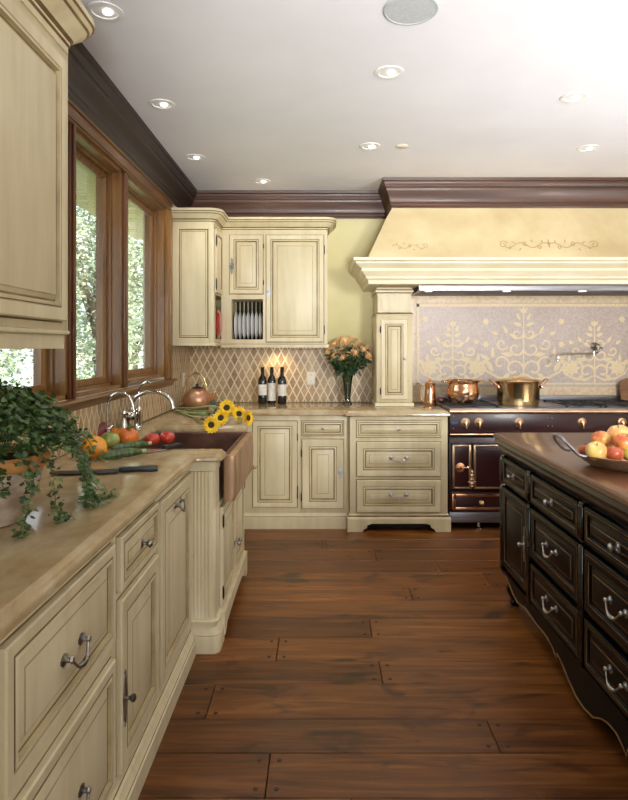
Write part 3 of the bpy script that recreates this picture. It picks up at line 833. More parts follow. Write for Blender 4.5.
# ------------------------------------------------------------------ range hood
HC = 1.78
t = thing('range_hood', 'yellow plaster range hood with cream stone mantel and dark crown on top', 'range hood', (HC, BY, 0))
def hp(hw, y, z): return [(-hw, y-BY, z), (hw, y-BY, z), (hw, 0, z), (-hw, 0, z)]
m = MB()
m.loops([hp(1.405, 4.585, 2.045), hp(1.40, 4.62, 2.10), hp(1.33, 4.70, 2.25), hp(1.25, 4.80, 2.42), hp(1.185, 4.865, 2.535), hp(1.185, 4.865, 2.73)], 0)
m.build('canopy', 'hood', t, ang=50)
mant = [(-.085, 1.873), (0, 1.873), (.004, 1.885), (.006, 1.900), (.018, 1.910), (.024, 1.914), (.024, 1.928), (.036, 1.940), (.052, 1.960), (.060, 1.968), (.060, 1.984), (.074, 1.995), (.098, 2.012), (.106, 2.018), (.106, 2.030), (.120, 2.036), (.124, 2.042), (.124, 2.060), (.02, 2.064), (-.085, 2.064)]
m = MB(); m.sweep([(-1.405, 0), (-1.405, 4.595-BY), (1.405, 4.595-BY), (1.405, 0)], mant, cap=True)
m.build('mantel', 'stone_trim', t)
cr = [(o+.0, z) for o, z in CR]
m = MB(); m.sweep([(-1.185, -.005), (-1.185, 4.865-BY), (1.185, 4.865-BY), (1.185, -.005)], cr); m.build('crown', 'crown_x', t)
# stainless liner under the mantel
m = MB(); z0, z1 = 1.835, 1.90
ring = [[(-1.0+i, 4.72-BY+i, z), (1.0-i, 4.72-BY+i, z), (1.0-i, -.04-i, z), (-1.0+i, -.04-i, z)] for i, z in ((0, z1), (0, z0), (.03, z0), (.10, z0+.05))]
m.loops(ring, 0); m.build('liner', 'steel', t)
m = MB(); m.box(-1.32, 1.32, 4.68-BY, -.002, 1.875, 1.90); m.build('underside', 'hood', t)
for x in (-.92, -.30, .30, .92):
    m = MB(); m.lathe([(.032, 1.829), (.030, 1.832), (.030, 1.836)], (x, 4.737-BY+.02, 0), seg=16); b = m.build('hood_lamp', 'hood_bulb', t)
# painted scroll on the sloping front
def spiral(cx, cz, r0, r1, a0, a1, n=26):
    return [(cx+(r0+(r1-r0)*i/n)*math.cos(R(a0+(a1-a0)*i/n)), cz+(r0+(r1-r0)*i/n)*math.sin(R(a0+(a1-a0)*i/n))) for i in range(n+1)]
def hood_map(x, s):   # s = distance up the slope from z = 2.10
    k = s/.153
    z = 2.10+.15*k; y = 4.62+.08*k
    return (x, y-BY-.0015, z+.0008)
m = MB()
def scroll(cx, cz, k, sg):
    W = .011*k
    def rb(p, w=W): m.ribbon([(cx+sg*a*k, cz+b*k) for a, b in p], w, 0, 0, hood_map)
    rb([(i*.03, .035*math.sin(i*.62+.4)+.02) for i in range(20)])
    rb(spiral(.57, .03, .055, .012, 160, -300)); rb(spiral(.30, .045, .034, .010, -150, 250)); rb(spiral(.12, -.005, .03, .008, 90, -300))
    for a, b, q in ((.2, .06, 60), (.42, .05, 20), (.48, -.01, -40), (.08, .05, 80), (.36, -.02, -60)):
        rb([(a, b), (a+.02*math.cos(R(q)), b+.02*math.sin(R(q))), (a+.05*math.cos(R(q+12)), b+.05*math.sin(R(q+12)))], [W*.4, W*1.8, W*.2])
for sg in (-1, 1): scroll(0, .07, .62, sg)
m.ribbon([(0, .06), (0, .10), (0, .135)], [.006, .018, .003], 0, 0, hood_map)
m.build('painted_scroll', 'stencil', t)
m = MB(); scroll(-1.22, .06, .45, 1); m.build('painted_scroll', 'stencil', t)

# ------------------------------------------------------------------ mosaic splashback
t = thing('mosaic_splashback', 'lavender marble mosaic panel with golden scrollwork behind the range', 'splashback', (HC, BY, .912))
m = MB(); m.box(-1.03, 1.03, -.012, -.001, 0, .965); m.build('field', 'mosaic', t)
m = MB()
for x0, x1, z0, z1 in ((-1.06, -.955, 0, .965), (.955, 1.06, 0, .965)): m.box(x0, x1, -.0145, -.001, z0, z1)
m.box(-.955, .955, -.0145, -.001, .865, .965); m.box(-.955, .955, -.0145, -.001, 0, .13)
m.build('border', 'mosaic_border', t)
m = MB()
for z0, z1 in ((.832, .856), (.150, .165)):
    m.box(-.95, .95, -.0155, -.001, z0, z1)
for x in (-.935, .915): m.box(x, x+.022, -.0155, -.001, .13, .865)
rnd = random.Random(5)
_k = [0]
def rb(p, w): _k[0] += 1; m.ribbon(p, w, -.0138-.00002*(_k[0] % 90))
def leafr(x, z, a, l, w):
    c, s = math.cos(R(a)), math.sin(R(a))
    rb([(x, z), (x+c*l*.3, z+s*l*.3), (x+c*l*.6, z+s*l*.6), (x+c*l, z+s*l)], [w*.5, w*1.5, w*1.2, w*.1])
def motif(cx, big):
    k = 1.0 if big else .82
    z0 = .165
    top = z0+.62*k
    rb([(cx, z0), (cx, z0+.2*k), (cx, z0+.4*k), (cx, top)], [.018, .012, .016, .006])
    for sg in (-1, 1):
        def S(p, w): rb([(cx+sg*a*k, z0+b*k) for a, b in p], [q*1.45 for q in w] if isinstance(w, list) else w*1.45)
        S(spiral(.085, .12, .085, .02, 180, -140), .013); S(spiral(.20, .17, .075, .018, 200, -120), .013)
        S(spiral(.07, .30, .07, .016, -170, 150), .012); S(spiral(.055, .43, .05, .012, -170, 150), .010)
        S(spiral(.19, .34, .055, .014, -150, 200), .011)
        S([(0, .08), (.10, .03), (.22, .045), (.32, .10), (.36, .17)], [.008, .016, .016, .012, .005])
        for a, b, q, l, w in ((.03, .55, 60, .07, .02), (.02, .50, 20, .08, .022), (.05, .385, 30, .09, .022), (.10, .24, 10, .10, .026), (.12, .08, -30, .08, .022), (.27, .10, 60, .12, .030), (.27, .22, 90, .10, .022), (.30, .20, 30, .10, .026), (.14, .43, 60, .08, .02), (.23, .42, 30, .06, .022)):
            leafr(cx+sg*a*k, z0+b*k, q if sg > 0 else 180-q, l*k, w)
        if not big:
            for q in range(0, 360, 45): leafr(cx+sg*.24*k, z0+.16*k, q, .075, .03)
    for q in (50, 90, 130): leafr(cx, top-.01, q, .06*k, .018)
motif(0, True); motif(-.62, False); motif(.62, False)
for x, z in ((-.33, .70), (.33, .70), (-.33, .50), (.33, .50), (-.86, .72), (.86, .72), (-.36, .28), (.36, .28)):
    for q in range(0, 360, 60): leafr(x, z, q, .032, .016)
for i in range(26):
    x = -.94+i*.0725
    m.box(x, x+.002, -.0152, -.001, .865, .965)
m.build('scrollwork', 'mosaic_gold', t)

# ------------------------------------------------------------------ range
t = thing('range_cooker', 'aubergine enamelled range with brass trim, twin ovens and steel cooktop', 'range cooker', (.985, 4.555, 0))
w = 1.62
m = MB(); m.box(0, w, .02, .66, .105, .70, bev=.003); m.box(0, w, .0, .66, .722, .885, bev=.003); m.build('body', 'enamel', t)
m = MB(); m.box(0, w, .045, .66, .695, .725); m.build('vent_gap', 'dark', t)
m = MB(); m.box(-.004, w+.004, -.02, .695, .885, .926, bev=.010); m.box(0, w, .64, .692, .925, .972, bev=.004); m.build('cooktop', 'steel', t)
m = MB(); m.tube([(-.006, -.022, .902), (w+.006, -.022, .902)], .015, 12); m.build('front_rail', 'rose_brass', t)
m = MB(); m.tube([(-.004, -.03, .730), (w+.004, -.03, .730)], .009, 10)
for x in (.02, w/2, w-.02): m.tube([(x, -.03, .730), (x, .005, .730)], .006, 8)
m.build('towel_rail', 'rose_brass', t)
def rknob(x):
    m = MB(); m.lathe([(.034, 0), (.036, .003), (.032, .007), (.024, .009), (.020, .016), (.022, .022), (.018, .027), (.006, .030)], (x, 0, .818), 'y', 20)
    m.box(x-.006, x+.006, -.034, -.004, .772, .826, bev=.003)
    m.build('knob', 'rose_brass', t)
for px in (465.5, 479, 519, 582, 622, 660, 675): rknob((px-320)*4.555/600-.985)
m = MB()
for px in (548, 552):
    for z in (.79, .85): m.lathe([(.006, 0), (.005, .004), (.001, .006)], ((px-320)*4.555/600-.985, 0, z), 'y', 10)
for z in (.772, .864): m.lathe([(.005, 0), (.004, .004), (.001, .005)], (.028, 0, z), 'y', 10)
m.build('screw', 'steel', t)
m = MB(); m.extrude([(.008, .812), (.016, .806), (.040, .805), (.062, .812), (.056, .822), (.034, .828), (.014, .826)], -.005, .0, mi=0); m.build('badge', 'badge', t)
def brassframe(m, x0, x1, z0, z1, b=.012, y=-.0, d=.008):
    m.box(x0, x0+b, y-d, y+.004, z0, z1, bev=.002); m.box(x1-b, x1, y-d, y+.004, z0, z1, bev=.002)
    m.box(x0+b, x1-b, y-d, y+.004, z0, z0+b*.8, bev=.002); m.box(x0+b, x1-b, y-d, y+.004, z1-b*.8, z1, bev=.002)
def odoor(x0, x1, z0, z1, kind, name='oven_door'):
    d = MB(); d.box(x0, x1, -.012, .02, z0, z1, bev=.004); d = d.build(name, 'enamel', t)
    m = MB(); brassframe(m, x0+.006, x1-.006, z0+.012, z1-.012, .017 if kind != 'drawer' else .026, -.012, .006)
    m.build('strapwork', 'rose_brass' if kind != 'drawer' else 'copper', d)
    return d
def ornate(x, z, y, d, s=1.0):
    m = MB()
    m.lathe([(.002, -.060*s), (.010, -.052*s), (.006, -.045*s), (.017, -.034*s), (.012, -.020*s), (.020, -.006*s), (.014, .010*s), (.018, .022*s), (.008, .032*s), (.012, .042*s), (.006, .052*s), (.001, .058*s)], (x, y-.014, z), 'z', 14)
    m.lathe([(.012, 0), (.012, .012), (.016, .016), (.014, .026), (.004, .030)], (x, y, z-.01), 'y', 14)
    m.tube([(x-.030, y-.012, z-.030), (x-.012, y-.016, z-.022), (x+.012, y-.016, z-.022), (x+.030, y-.012, z-.030)], .006, 8)
    m.build('handle', 'rose_brass', d)
d = odoor(.012, .165, .305, .660, 'n', 'narrow_door')
m = MB(); m.lathe([(.034, 0), (.036, .003), (.028, .006), (.020, .012), (.012, .016), (.004, .017)], (.075, -.012, .478), 'y', 20); m.tube([(.075, -.022, .478), (.135, -.024, .478)], .006, 8)
m.lathe([(.010, 0), (.012, .01), (.006, .016)], (.135, -.018, .478), 'y', 12); m.build('handle', 'copper', d)
d = odoor(.172, .800, .305, .660, 'o'); ornate(.160, .400, -.020, d, 1.15)
d = odoor(.82, 1.448, .305, .660, 'o'); ornate(1.46, .400, -.020, d, 1.15)
d = odoor(1.455, w-.012, .305, .660, 'n', 'narrow_door')
for x0, x1 in ((.010, .800), (.820, w-.010)):
    d = odoor(x0, x1, .145, .290, 'drawer', 'warming_drawer')
    knob(d, x0+.225 if x0 < .1 else x1-.225, .212, -.020, 'brass', .014)
    m = MB(); m.lathe([(.010, 0), (.008, .005), (.002, .007)], (x0+.345, -.018, .268), 'y', 12); m.build('lock', 'copper', d)
m = MB(); m.box(.0, w, .005, .62, .055, .135, bev=.003); m.build('base_panel', 'steel', t)
for x in (.10, w/2, w-.10):
    for y in (.05, .56):
        m = MB(); m.lathe([(.030, 0), (.030, .006), (.014, .012), (.013, .056)], (x+.13*(x < .2), y, 0), seg=14); m.build('foot', 'chrome', t)
def grate(cx, cy, wx=.36, wy=.46):
    m = MB(); z = .944
    for sx in (-1, 0, 1): m.box(cx+sx*wx/2-.006, cx+sx*wx/2+.006, cy-wy/2, cy+wy/2, z-.008, z, bev=.002)
    for sy in (-1, -.5, 0, .5, 1): m.box(cx-wx/2, cx+wx/2, cy+sy*wy/2-.006, cy+sy*wy/2+.006, z-.008, z, bev=.002)
    for sx in (-1, 1):
        for sy in (-1, 1): m.box(cx+sx*(wx/2)-.008, cx+sx*(wx/2)+.008, cy+sy*wy/2-.008, cy+sy*wy/2+.008, .925, z)
    for sy in (-.5, .5): m.lathe([(.055, .926), (.055, .932), (.030, .934), (.028, .936)], (cx, cy+sy*wy/2, 0), seg=20)
    m.build('grate', 'iron', t)
grate(.20, .30); grate(w-.22, .30); grate(1.05, .30, .26)

# pot filler tap over the range
t = thing('pot_filler', 'polished nickel folding pot filler tap on the mosaic wall', 'tap', (2.40, BY-.016, 1.365))
m = MB(); m.lathe([(.034, 0), (.036, .006), (.026, .012), (.014, .020), (.014, .060), (.020, .066), (.020, .085), (.008, .092)], (0, 0, .03), 'y', 18)
m.build('wall_mount', 'chrome', t)
m = MB(); m.tube([(0, -.07, .03), (0, -.075, -.01), (-.02, -.085, -.028), (-.06, -.10, -.030), (-.34, -.16, -.030), (-.372, -.166, -.034), (-.386, -.168, -.050), (-.388, -.168, -.085)], .0085, 10)
m.lathe([(.012, -.095), (.013, -.080), (.010, -.074)], (-.388, -.168, 0), seg=12); m.lathe([(.014, -.05), (.014, -.012), (.010, -.008)], (-.05, -.098, 0), seg=12)
m.build('swing_arm', 'chrome', t)
m = MB()
for k in range(4):
    a = PI/4+k*PI/2; m.tube([(.0, -.098, .03), (.030*math.cos(a), -.098, .03+.030*math.sin(a))], [.005, .007], 8)
m.lathe([(.010, 0), (.010, .012), (.004, .016)], (0, -.090, .03), 'y', 12); m.build('cross_handle', 'chrome', t)

# ------------------------------------------------------------------ island (local x runs towards the camera, front = the face seen from the aisle)
IL = 2.50
IM = ['black', 'gold', 'black']
IY = 3.285
t = thing('kitchen_island', 'black kitchen island with gold-lined drawers, scalloped apron and turned feet', 'island', (1.0, IY, 0), -PI/2)
cols = [(.0, .43), (.43, 1.005), (1.005, 1.58), (1.58, 2.155), (2.155, IL)]
ID = 1.15
m = MB(); m.box(.0, IL, .012, ID, .160, .835, bev=.004); m.build('carcass', IM, t)
m = MB(); m.sweep([(0, ID), (0, .010), (IL, .010), (IL, ID)], [(0, .800), (.006, .806), (.010, .815), (.022, .828), (.026, .836), (.026, .842), (0, .842)], mi=0); m.build('cornice', 'island_edge', t)
def idrawer(x0, x1, z0, z1, kind):
    w_ = x1-x0; f = .030 if z1-z0 < .2 else .045
    rings = [(-.004, .022), (0, .022), (0, .004), (.004, 0), (.011, 0), (.0128, -.0005), (f-.008, 0), (f-.006, .001), (f, .010), (f+.004, .010), (f+.010, .006), (f+.022, .002), (f+.025, .001)]
    mis = [0, 0, 0, 0, 1, 0, 1, 0, 0, 0, 0, 1, 0]
    m = MB(); m.panel(x0, x1, z0, z1, rings, -.010, mis)
    o = m.build('door' if kind == 'door' else 'drawer', IM, t)
    c = (x0+x1)/2
    if kind == 'knob': knob(o, c, (z0+z1)/2, -.009, 'pewter', .014)
    elif kind == 'bail': bail(o, c, (z0+z1)/2+.012, -.009, .105, 'pewter', .0058, .030)
    else: escutcheon_pull(o, x1-.022, .435, -.010, 'pewter', .085, .011)
for k, (a, b) in enumerate(cols):
    x0, x1 = a+.028, b-.026
    if k == 4: x1 = IL-.05
    idrawer(x0, x1, .658, .792, 'knob')
    if k == 0: idrawer(x0, x1, .205, .632, 'door')
    else:
        idrawer(x0, x1, .400, .632, 'bail'); idrawer(x0, x1, .190, .372, 'bail')
# glossy rounded posts between the bays, broken at the drawer rail
for x in (.0, .43, 1.005, 1.58, 2.155, IL-.03):
    m = MB()
    xx = x+.012 if x == 0 else x
    for z0, z1 in ((.655, .795), (.175, .636)):
        for dx in (-.009, .009):
            m.lathe([(.003, z0), (.008, z0+.008), (.008, z1-.008), (.003, z1)], (xx+dx, -.008, 0), seg=14)
        m.box(xx-.019, xx+.019, -.008, .014, z0-.004, z1+.004)
    m.build('post', 'black_gloss', t)
# scalloped apron with gold edge
prof = []
def apron_edge():
    nodes = [(0, .155), (.09, .160), (.14, .135), (.19, .112), (.26, .098), (.32, .108), (.37, .122), (.44, .118), (.52, .112), (.60, .116), (.66, .112), (.72, .100), (.762, .074), (.768, .098),
             (.82, .084), (.88, .055), (.95, .030), (1.02, .024), (1.10, .036), (1.16, .070), (1.21, .086), (1.27, .090), (1.32, .070), (1.338, .060), (1.345, .085)]
    return nodes
e1 = apron_edge()
mid = 1.345
e2 = [(2*mid-x, z) for x, z in reversed(e1) if 2*mid-x > mid+.01 and 2*mid-x < IL]
edge = e1+e2
if edge[-1][0] < IL: edge.append((IL, edge[-1][1]))
m = MB(); poly = [(x, z) for x, z in edge]+[(IL, .178), (0, .178)]
m.extrude(poly, -.004, .018)
m.tube([(x, -.005, z+.004) for x, z in edge], .0032, 6, 1)
m.box(0, IL, -.006, .012, .172, .182)
m.build('apron', IM, t)
for x in (.05, IL-.05):
    for y in (.05, ID-.05):
        m = MB(); m.lathe([(.016, 0), (.024, .006), (.026, .018), (.018, .030), (.022, .036), (.040, .070), (.044, .090), (.036, .112), (.022, .122), (.030, .128), (.030, .165)], (x, y, 0), seg=20)
        m.build('foot', 'black', t)
m = MB(); m.sweep([(-.038, ID+.03), (-.038, -.040), (IL+.03, -.040), (IL+.03, ID+.03)], [(-.012, .918), (-.004, .914), (0, .906), (0, .892), (-.006, .886), (-.006, .866), (-.016, .856), (-.020, .843)], closed=True, mis=[0, 0, 0, 1, 1, 1, 1])
bmesh.ops.recalc_face_normals(m.bm, faces=m.bm.faces)
o = tag(m.build('island_worktop', ['island_top', 'island_edge']), 'polished brown worktop with a dark moulded edge on the black island', 'worktop')
o.location = (1.0, IY, 0); o.rotation_euler.z = -PI/2

# ------------------------------------------------------------------ ceiling fittings
def cpt(px, py): Y = (CZ-EYE)*F/(347-py); return ((px-320)*Y/F, Y, CZ)
def downlight(px, py, label, energy=14, r=.07, lit=True):
    x, y, z = cpt(px, py)
    t = thing('recessed_downlight', label, 'ceiling light', (x, y, z))
    m = MB(); m.lathe([(r*.70, -.001), (r*.74, -.006), (r, -.005), (r*1.02, -.0005)], seg=28, cap=False); m.build('trim_ring', 'trim_white', t)
    m = MB(); m.lathe([(.001, -.003), (r*.72, -.0015)], seg=28, cap=False); m.build('reflector', 'trim_white', t)
    m = MB(); m.lathe([(r*.26, -.003), (r*.24, -.010), (r*.1, -.013)], (r*.15, 0, 0), seg=16)
    m.build('lamp', 'bulb', t)
    l = bpy.data.lights.new('downlight_beam', 'SPOT'); l.energy = energy; l.spot_size = R(105); l.spot_blend = .8; l.shadow_soft_size = .05; l.color = (1, .95, .88)
    lo = bpy.data.objects.new('downlight_beam', l); col.objects.link(lo); lo.location = (x, y, CZ-.05)
downlight(105, 11, 'recessed ceiling downlight nearest the wall cabinet in the upper left corner', 6)
downlight(162, 104, 'recessed ceiling downlight second along the window wall', 9)
downlight(195, 157, 'small recessed ceiling downlight farthest along the window wall')
downlight(262, 181, 'recessed ceiling downlight right above the back wall cabinet')
downlight(389, 72, 'recessed ceiling downlight just beyond the round ceiling speaker')
downlight(370, 146, 'recessed ceiling downlight in front of the hood, left end')
downlight(588, 148, 'recessed ceiling downlight in front of the hood, right end')
downlight(574, 97, 'recessed ceiling downlight above the island, nearer the camera on the right')
x, y, z = cpt(402, 146)
m = MB(); m.lathe([(.001, -.006), (.040, -.005), (.045, -.001)], (0, 0, 0), seg=24, cap=False)
o = tag(m.build('ceiling_sensor', 'plug'), 'small cream ceiling disc beside the downlight in front of the hood', 'ceiling disc'); o.location = (x, y, z)
x, y, z = cpt(411, 9)
t = thing('ceiling_speaker', 'large round grey speaker grille in the ceiling', 'speaker', (x, y, z))
m = MB(); m.lathe([(.001, -.007), (.100, -.006)], seg=40, cap=False); m.build('grille', 'speaker', t)
m = MB(); m.lathe([(.098, -.004), (.102, -.008), (.108, -.007), (.111, -.0005)], seg=40, cap=False); m.build('rim', 'speaker', t)
# ------------------------------------------------------------------ placing by eye: a point on the level z seen at a photo position
def on(px, py, z=.910): Y = (EYE-z)*F/(py-347); return Vector(((px-320)*Y/F, Y, z))
def at(px, py, Y): return Vector(((px-320)*Y/F, Y, EYE-(py-347)*Y/F))
rnd = random.Random(11)
WT = .9105

# leaves -------------------------------------------------------------------
def leaf(mb, p, d, n, l, w, mi=0, shape='plain'):
    d = Vector(d).normalized(); n = Vector(n); s = d.cross(n)
    if s.length < 1e-3: s = d.cross(Vector((0.3, .5, .8)))
    s.normalize(); n = s.cross(d).normalized(); p = Vector(p)
    if shape == 'ivy': o = [(0, 0), (.15, .35), (.42, .55), (.50, .25), (.72, .30), (1, 0), (.72, -.30), (.50, -.25), (.42, -.55), (.15, -.35)]
    else: o = [(0, 0), (.25, .38), (.6, .45), (1, 0), (.6, -.45), (.25, -.38)]
    mid = [p+d*l*.5-n*l*.06]
    vs = [mb.v(p+d*l*a+s*w*b-n*abs(b)*w*-.25) for a, b in o]
    mb.f(vs, mi)
def rv(): return Vector((rnd.gauss(0, 1), rnd.gauss(0, 1), rnd.gauss(0, 1))).normalized()

# potted ivy ---------------------------------------------------------------
px_, py_ = -.895, 1.635
t = thing('potted_ivy', 'bushy trailing ivy in a round whitewashed clay pot on the left worktop', 'potted plant', (px_, py_, WT))
m = MB(); m.lathe([(.062, 0), (.072, .004), (.080, .02), (.086, .026), (.106, .07), (.124, .12), (.132, .155), (.128, .165), (.118, .165), (.112, .150)], seg=40, cap=True); m.build('pot', 'pot', t)
m = MB(); m.lathe([(.128, .150), (.140, .153), (.146, .162), (.147, .182), (.140, .190), (.128, .188), (.122, .175), (.120, .150)], seg=40, cap=False); m.build('rim', 'pot_rim', t)
m = MB(); m.lathe([(.001, .176), (.06, .178), (.121, .170)], seg=24, cap=False); m.build('soil', 'soil', t)
fo = MB(); st = MB()
for i in range(2600):
    d = rv(); d.z = abs(d.z)*.9-.15
    rr = (.10+.10*rnd.random()**.6)
    p = Vector((d.x*rr*1.12, d.y*rr*1.12, .235+d.z*rr*.98))
    if p.z < .165: continue
    leaf(fo, p, (d.x+rnd.gauss(0, .5), d.y+rnd.gauss(0, .5), rnd.gauss(-.2, .4)), Vector((d.x, d.y, .8))+rv()*.5, rnd.uniform(.013, .025), rnd.uniform(.013, .023), shape='ivy')
for i in range(46):    # upright and arching shoots
    a = rnd.uniform(0, 2*PI); k = rnd.uniform(.10, .20); h = rnd.uniform(.12, .24)
    st.tube([(0.02*math.cos(a), .02*math.sin(a), .17), (k*.5*math.cos(a), k*.5*math.sin(a), .17+h*.8), (k*math.cos(a), k*math.sin(a), .17+h*.8-.02)], .0014, 4)
vines = [[(.10, .06, .21), (.17, .10, .20), (.195, .14, .12), (.20, .18, .03), (.215, .24, .006), (.235, .29, .012)],
         [(.10, .02, .21), (.20, .04, .21), (.235, .06, .13), (.23, .10, .05), (.20, .16, .008), (.16, .20, .006)],
         [(.11, -.02, .21), (.17, -.03, .17), (.19, -.04, .09), (.185, -.02, .03), (.20, .02, .006)],
         [(.10, .09, .20), (.14, .17, .20), (.16, .22, .13), (.165, .27, .07), (.18, .32, .010)],
         [(.06, -.09, .20), (.10, -.14, .16), (.115, -.155, .12)],
         [(.11, -.06, .20), (.15, -.08, .15), (.155, -.09, .11)],
         [(.09, .04, .22), (.16, .07, .24), (.20, .09, .17), (.215, .11, .10), (.22, .14, .04), (.235, .18, .008)],
         [(.05, .11, .21), (.10, .22, .22), (.13, .28, .13), (.14, .30, .05), (.12, .36, .006)],
         [(.08, -.04, .21), (.14, -.12, .20), (.18, -.15, .13), (.17, -.16, .06), (.14, -.13, .01)],
         [(.10, .06, .22), (.15, .13, .25), (.19, .17, .21), (.21, .20, .15)]]
def smooth(pts, n=6):
    out = []
    P = [Vector(p) for p in pts]
    for i in range(len(P)-1):
        a, b, c, d = P[max(i-1, 0)], P[i], P[i+1], P[min(i+2, len(P)-1)]
        for k in range(n):
            u = k/n
            out.append(.5*((2*b)+(c-a)*u+(2*a-5*b+4*c-d)*u*u+(3*b-a-3*c+d)*u**3))
    out.append(P[-1]); return out
for v_ in vines:
    s = smooth(v_); st.tube(s, .0013, 4)
    for q in s[2:]:
        for _ in range(4):
            d = rv(); d.z = d.z*.5-.1
            p = q+rv()*.014; p.z = max(p.z, .004)
            leaf(fo, p, d, (rnd.gauss(.4, .4), rnd.gauss(-.4, .4), .8), rnd.uniform(.010, .019), rnd.uniform(.010, .018), shape='ivy')
for v in fo.bm.verts: v.co.z = max(v.co.z, .002)
fo.build('foliage', 'ivy', t, recalc=False); st.build('stems', 'stem_green', t)

# vegetables and knives on the left worktop --------------------------------
def pepper(name, label, px, py, r, h, mat, lie, rz, sag=3, zoff=0):
    o = on(px, py)
    t = thing(name, label, 'vegetable', (o.x, o.y+r*.7, WT), rz)
    mt = Matrix.Rotation(lie, 4, 'X'); c = Vector((0, 0, r*.93+zoff))
    m = MB(); m.blob(c, (r, r, h), lambda th, a: (1+.09*math.cos(sag*a))*(1-.16*max(0, -math.cos(th)) if math.cos(th) < 0 else 1)*(1 if abs(math.cos(th)) < .8 else 1-.25*(abs(math.cos(th))-.8)*5*.4), 30, 16, mat=mt)
    m.build('flesh', mat, t, ang=80)
    m = MB(); m.tube([c+mt @ Vector((0, 0, h*.80)), c+mt @ Vector((.002, 0, h*1.05)), c+mt @ Vector((.008, 0, h*1.28))], [.009, .005, .006], 8); m.build('stalk', 'stem_green', t)
    return t
pepper('bell_pepper', 'large yellow bell pepper lying just behind the trailing ivy', 90, 461, .052, .060, 'pepper_yellow', R(75), R(-60))
pepper('bell_pepper', 'orange bell pepper at the right end of the vegetable heap', 126, 447, .046, .054, 'pepper_orange', R(20), R(20))
pepper('bell_pepper', 'smaller orange bell pepper tucked between the green tomato and the orange one', 116, 444, .040, .046, 'pepper_orange', R(10), R(80))
def round_veg(name, label, cat, px, py, r, mat, sq=.86, fn=None, stalk=True):
    o = on(px, py); t = thing(name, label, cat, (o.x, o.y+r*.6, WT))
    m = MB(); m.blob((0, 0, r*sq*.99), (r, r, r*sq), fn or (lambda th, a: 1+.02*math.cos(5*a)-.10*math.exp(-(th/.45)**2)-.14*math.exp(-((PI-th)/.4)**2)), 28, 16); m.build('flesh', mat, t, ang=80)
    if stalk:
        m = MB()
        for k in range(5): a = 2*PI*k/5; leaf(m, (0, 0, r*sq*1.78), (math.cos(a), math.sin(a), .15), (0, 0, 1), r*.45, r*.2)
        m.tube([(0, 0, r*sq*1.70), (0, 0, r*sq*2.05)], .003, 6); m.build('stalk', 'stem_green', t, recalc=False)
    return t
round_veg('green_tomato', 'pale green ribbed tomato in the middle of the vegetable heap', 'vegetable', 108, 449, .046, 'pepper_green', .84, lambda th, a: 1+.05*math.cos(8*a)*math.sin(th)-.12*math.exp(-((PI-th)/.4)**2))
round_veg('red_cabbage', 'small purplish red cabbage behind the yellow pepper', 'vegetable', 96, 440, .064, 'eggplant', .70, lambda th, a: 1+.04*math.cos(3*a+th*4), False)
round_veg('tomato', 'left one of the two red tomatoes by the sink edge', 'vegetable', 151, 446, .036, 'tomato')
round_veg('tomato', 'right one of the two red tomatoes by the sink edge', 'vegetable', 166, 444.5, .037, 'tomato')
def zucchini(label, a, b, r, lift=0):
    a = Vector(a); b = Vector(b); a.z = b.z = WT+r+lift
    t = thing('zucchini', label, 'vegetable', (a.x, a.y, WT)); L_ = b-a; m = MB(); pts = []; rs = []
    for i in range(15):
        u = i/14; pts.append(Vector((0, 0, r+lift))+L_*u+Vector((0, 0, .004*math.sin(PI*u)))); rs.append(r*(.55+.45*min(1, math.sin(PI*min(.5, u+.04))*1.15))*(1 if u < .75 else 1-.42*(u-.75)*4))
    rs[0] = r*.35; m.tube(pts, rs, 10); m.build('flesh', 'zucchini', t, ang=30)
    m = MB(); m.tube([pts[-1], pts[-1]+L_.normalized()*.022], [r*.42, r*.50], 8); m.build('stalk', 'stem_pale', t)
zucchini('dark green zucchini at the front of the vegetable heap', on(103, 462), on(141, 456), .020)
zucchini('lighter striped zucchini lying behind the front one', on(112, 453), on(147, 447.5), .018)
def knife(label, a, b, h, w, blade, handle_first=False):
    a = Vector(a); b = Vector(b); d = (b-a); L_ = d.length; ang = math.atan2(d.y, d.x)
    t = thing('kitchen_knife', label, 'knife', (a.x, a.y, WT), ang)
    Lb = L_*(1-h); m = MB()
    pl = [(0, w*.55), (Lb*.08, w*.25), (Lb*.25, w*.06), (Lb*.55, 0), (Lb, 0), (Lb, w), (0.02, w*.85)]
    m.extrude(pl, .004, .007, 'xy'); m.build('blade', blade, t)
    m = MB(); x0 = Lb; m.loops([[(x, w*.5+y*k, .010+z*k) for y, z in ((-.011, -.008), (.011, -.008), (.013, 0), (.011, .009), (-.011, .009), (-.013, 0))] for x, k in ((x0, 1.0), (x0+.02, 1.1), (x0+(L_-Lb)*.5, .95), (L_-.02, 1.25), (L_, .9))], 0)
    m.build('handle', 'rubber', t)
    m = MB()
    for k in (.2, .5, .8): m.lathe([(.0035, .0), (.0035, .0212), (.001, .0218)], (x0+(L_-Lb)*k, w*.5, 0), seg=8)
    m.build('rivet', 'steel', t)
knife('long dark broad-bladed knife lying in front of the vegetables', on(46, 477), on(157, 473), .36, .078, 'blade_dark')
knife('bright steel knife with black handle lying beside the tomatoes', on(141, 455), on(184, 447.5), .42, .042, 'blade')

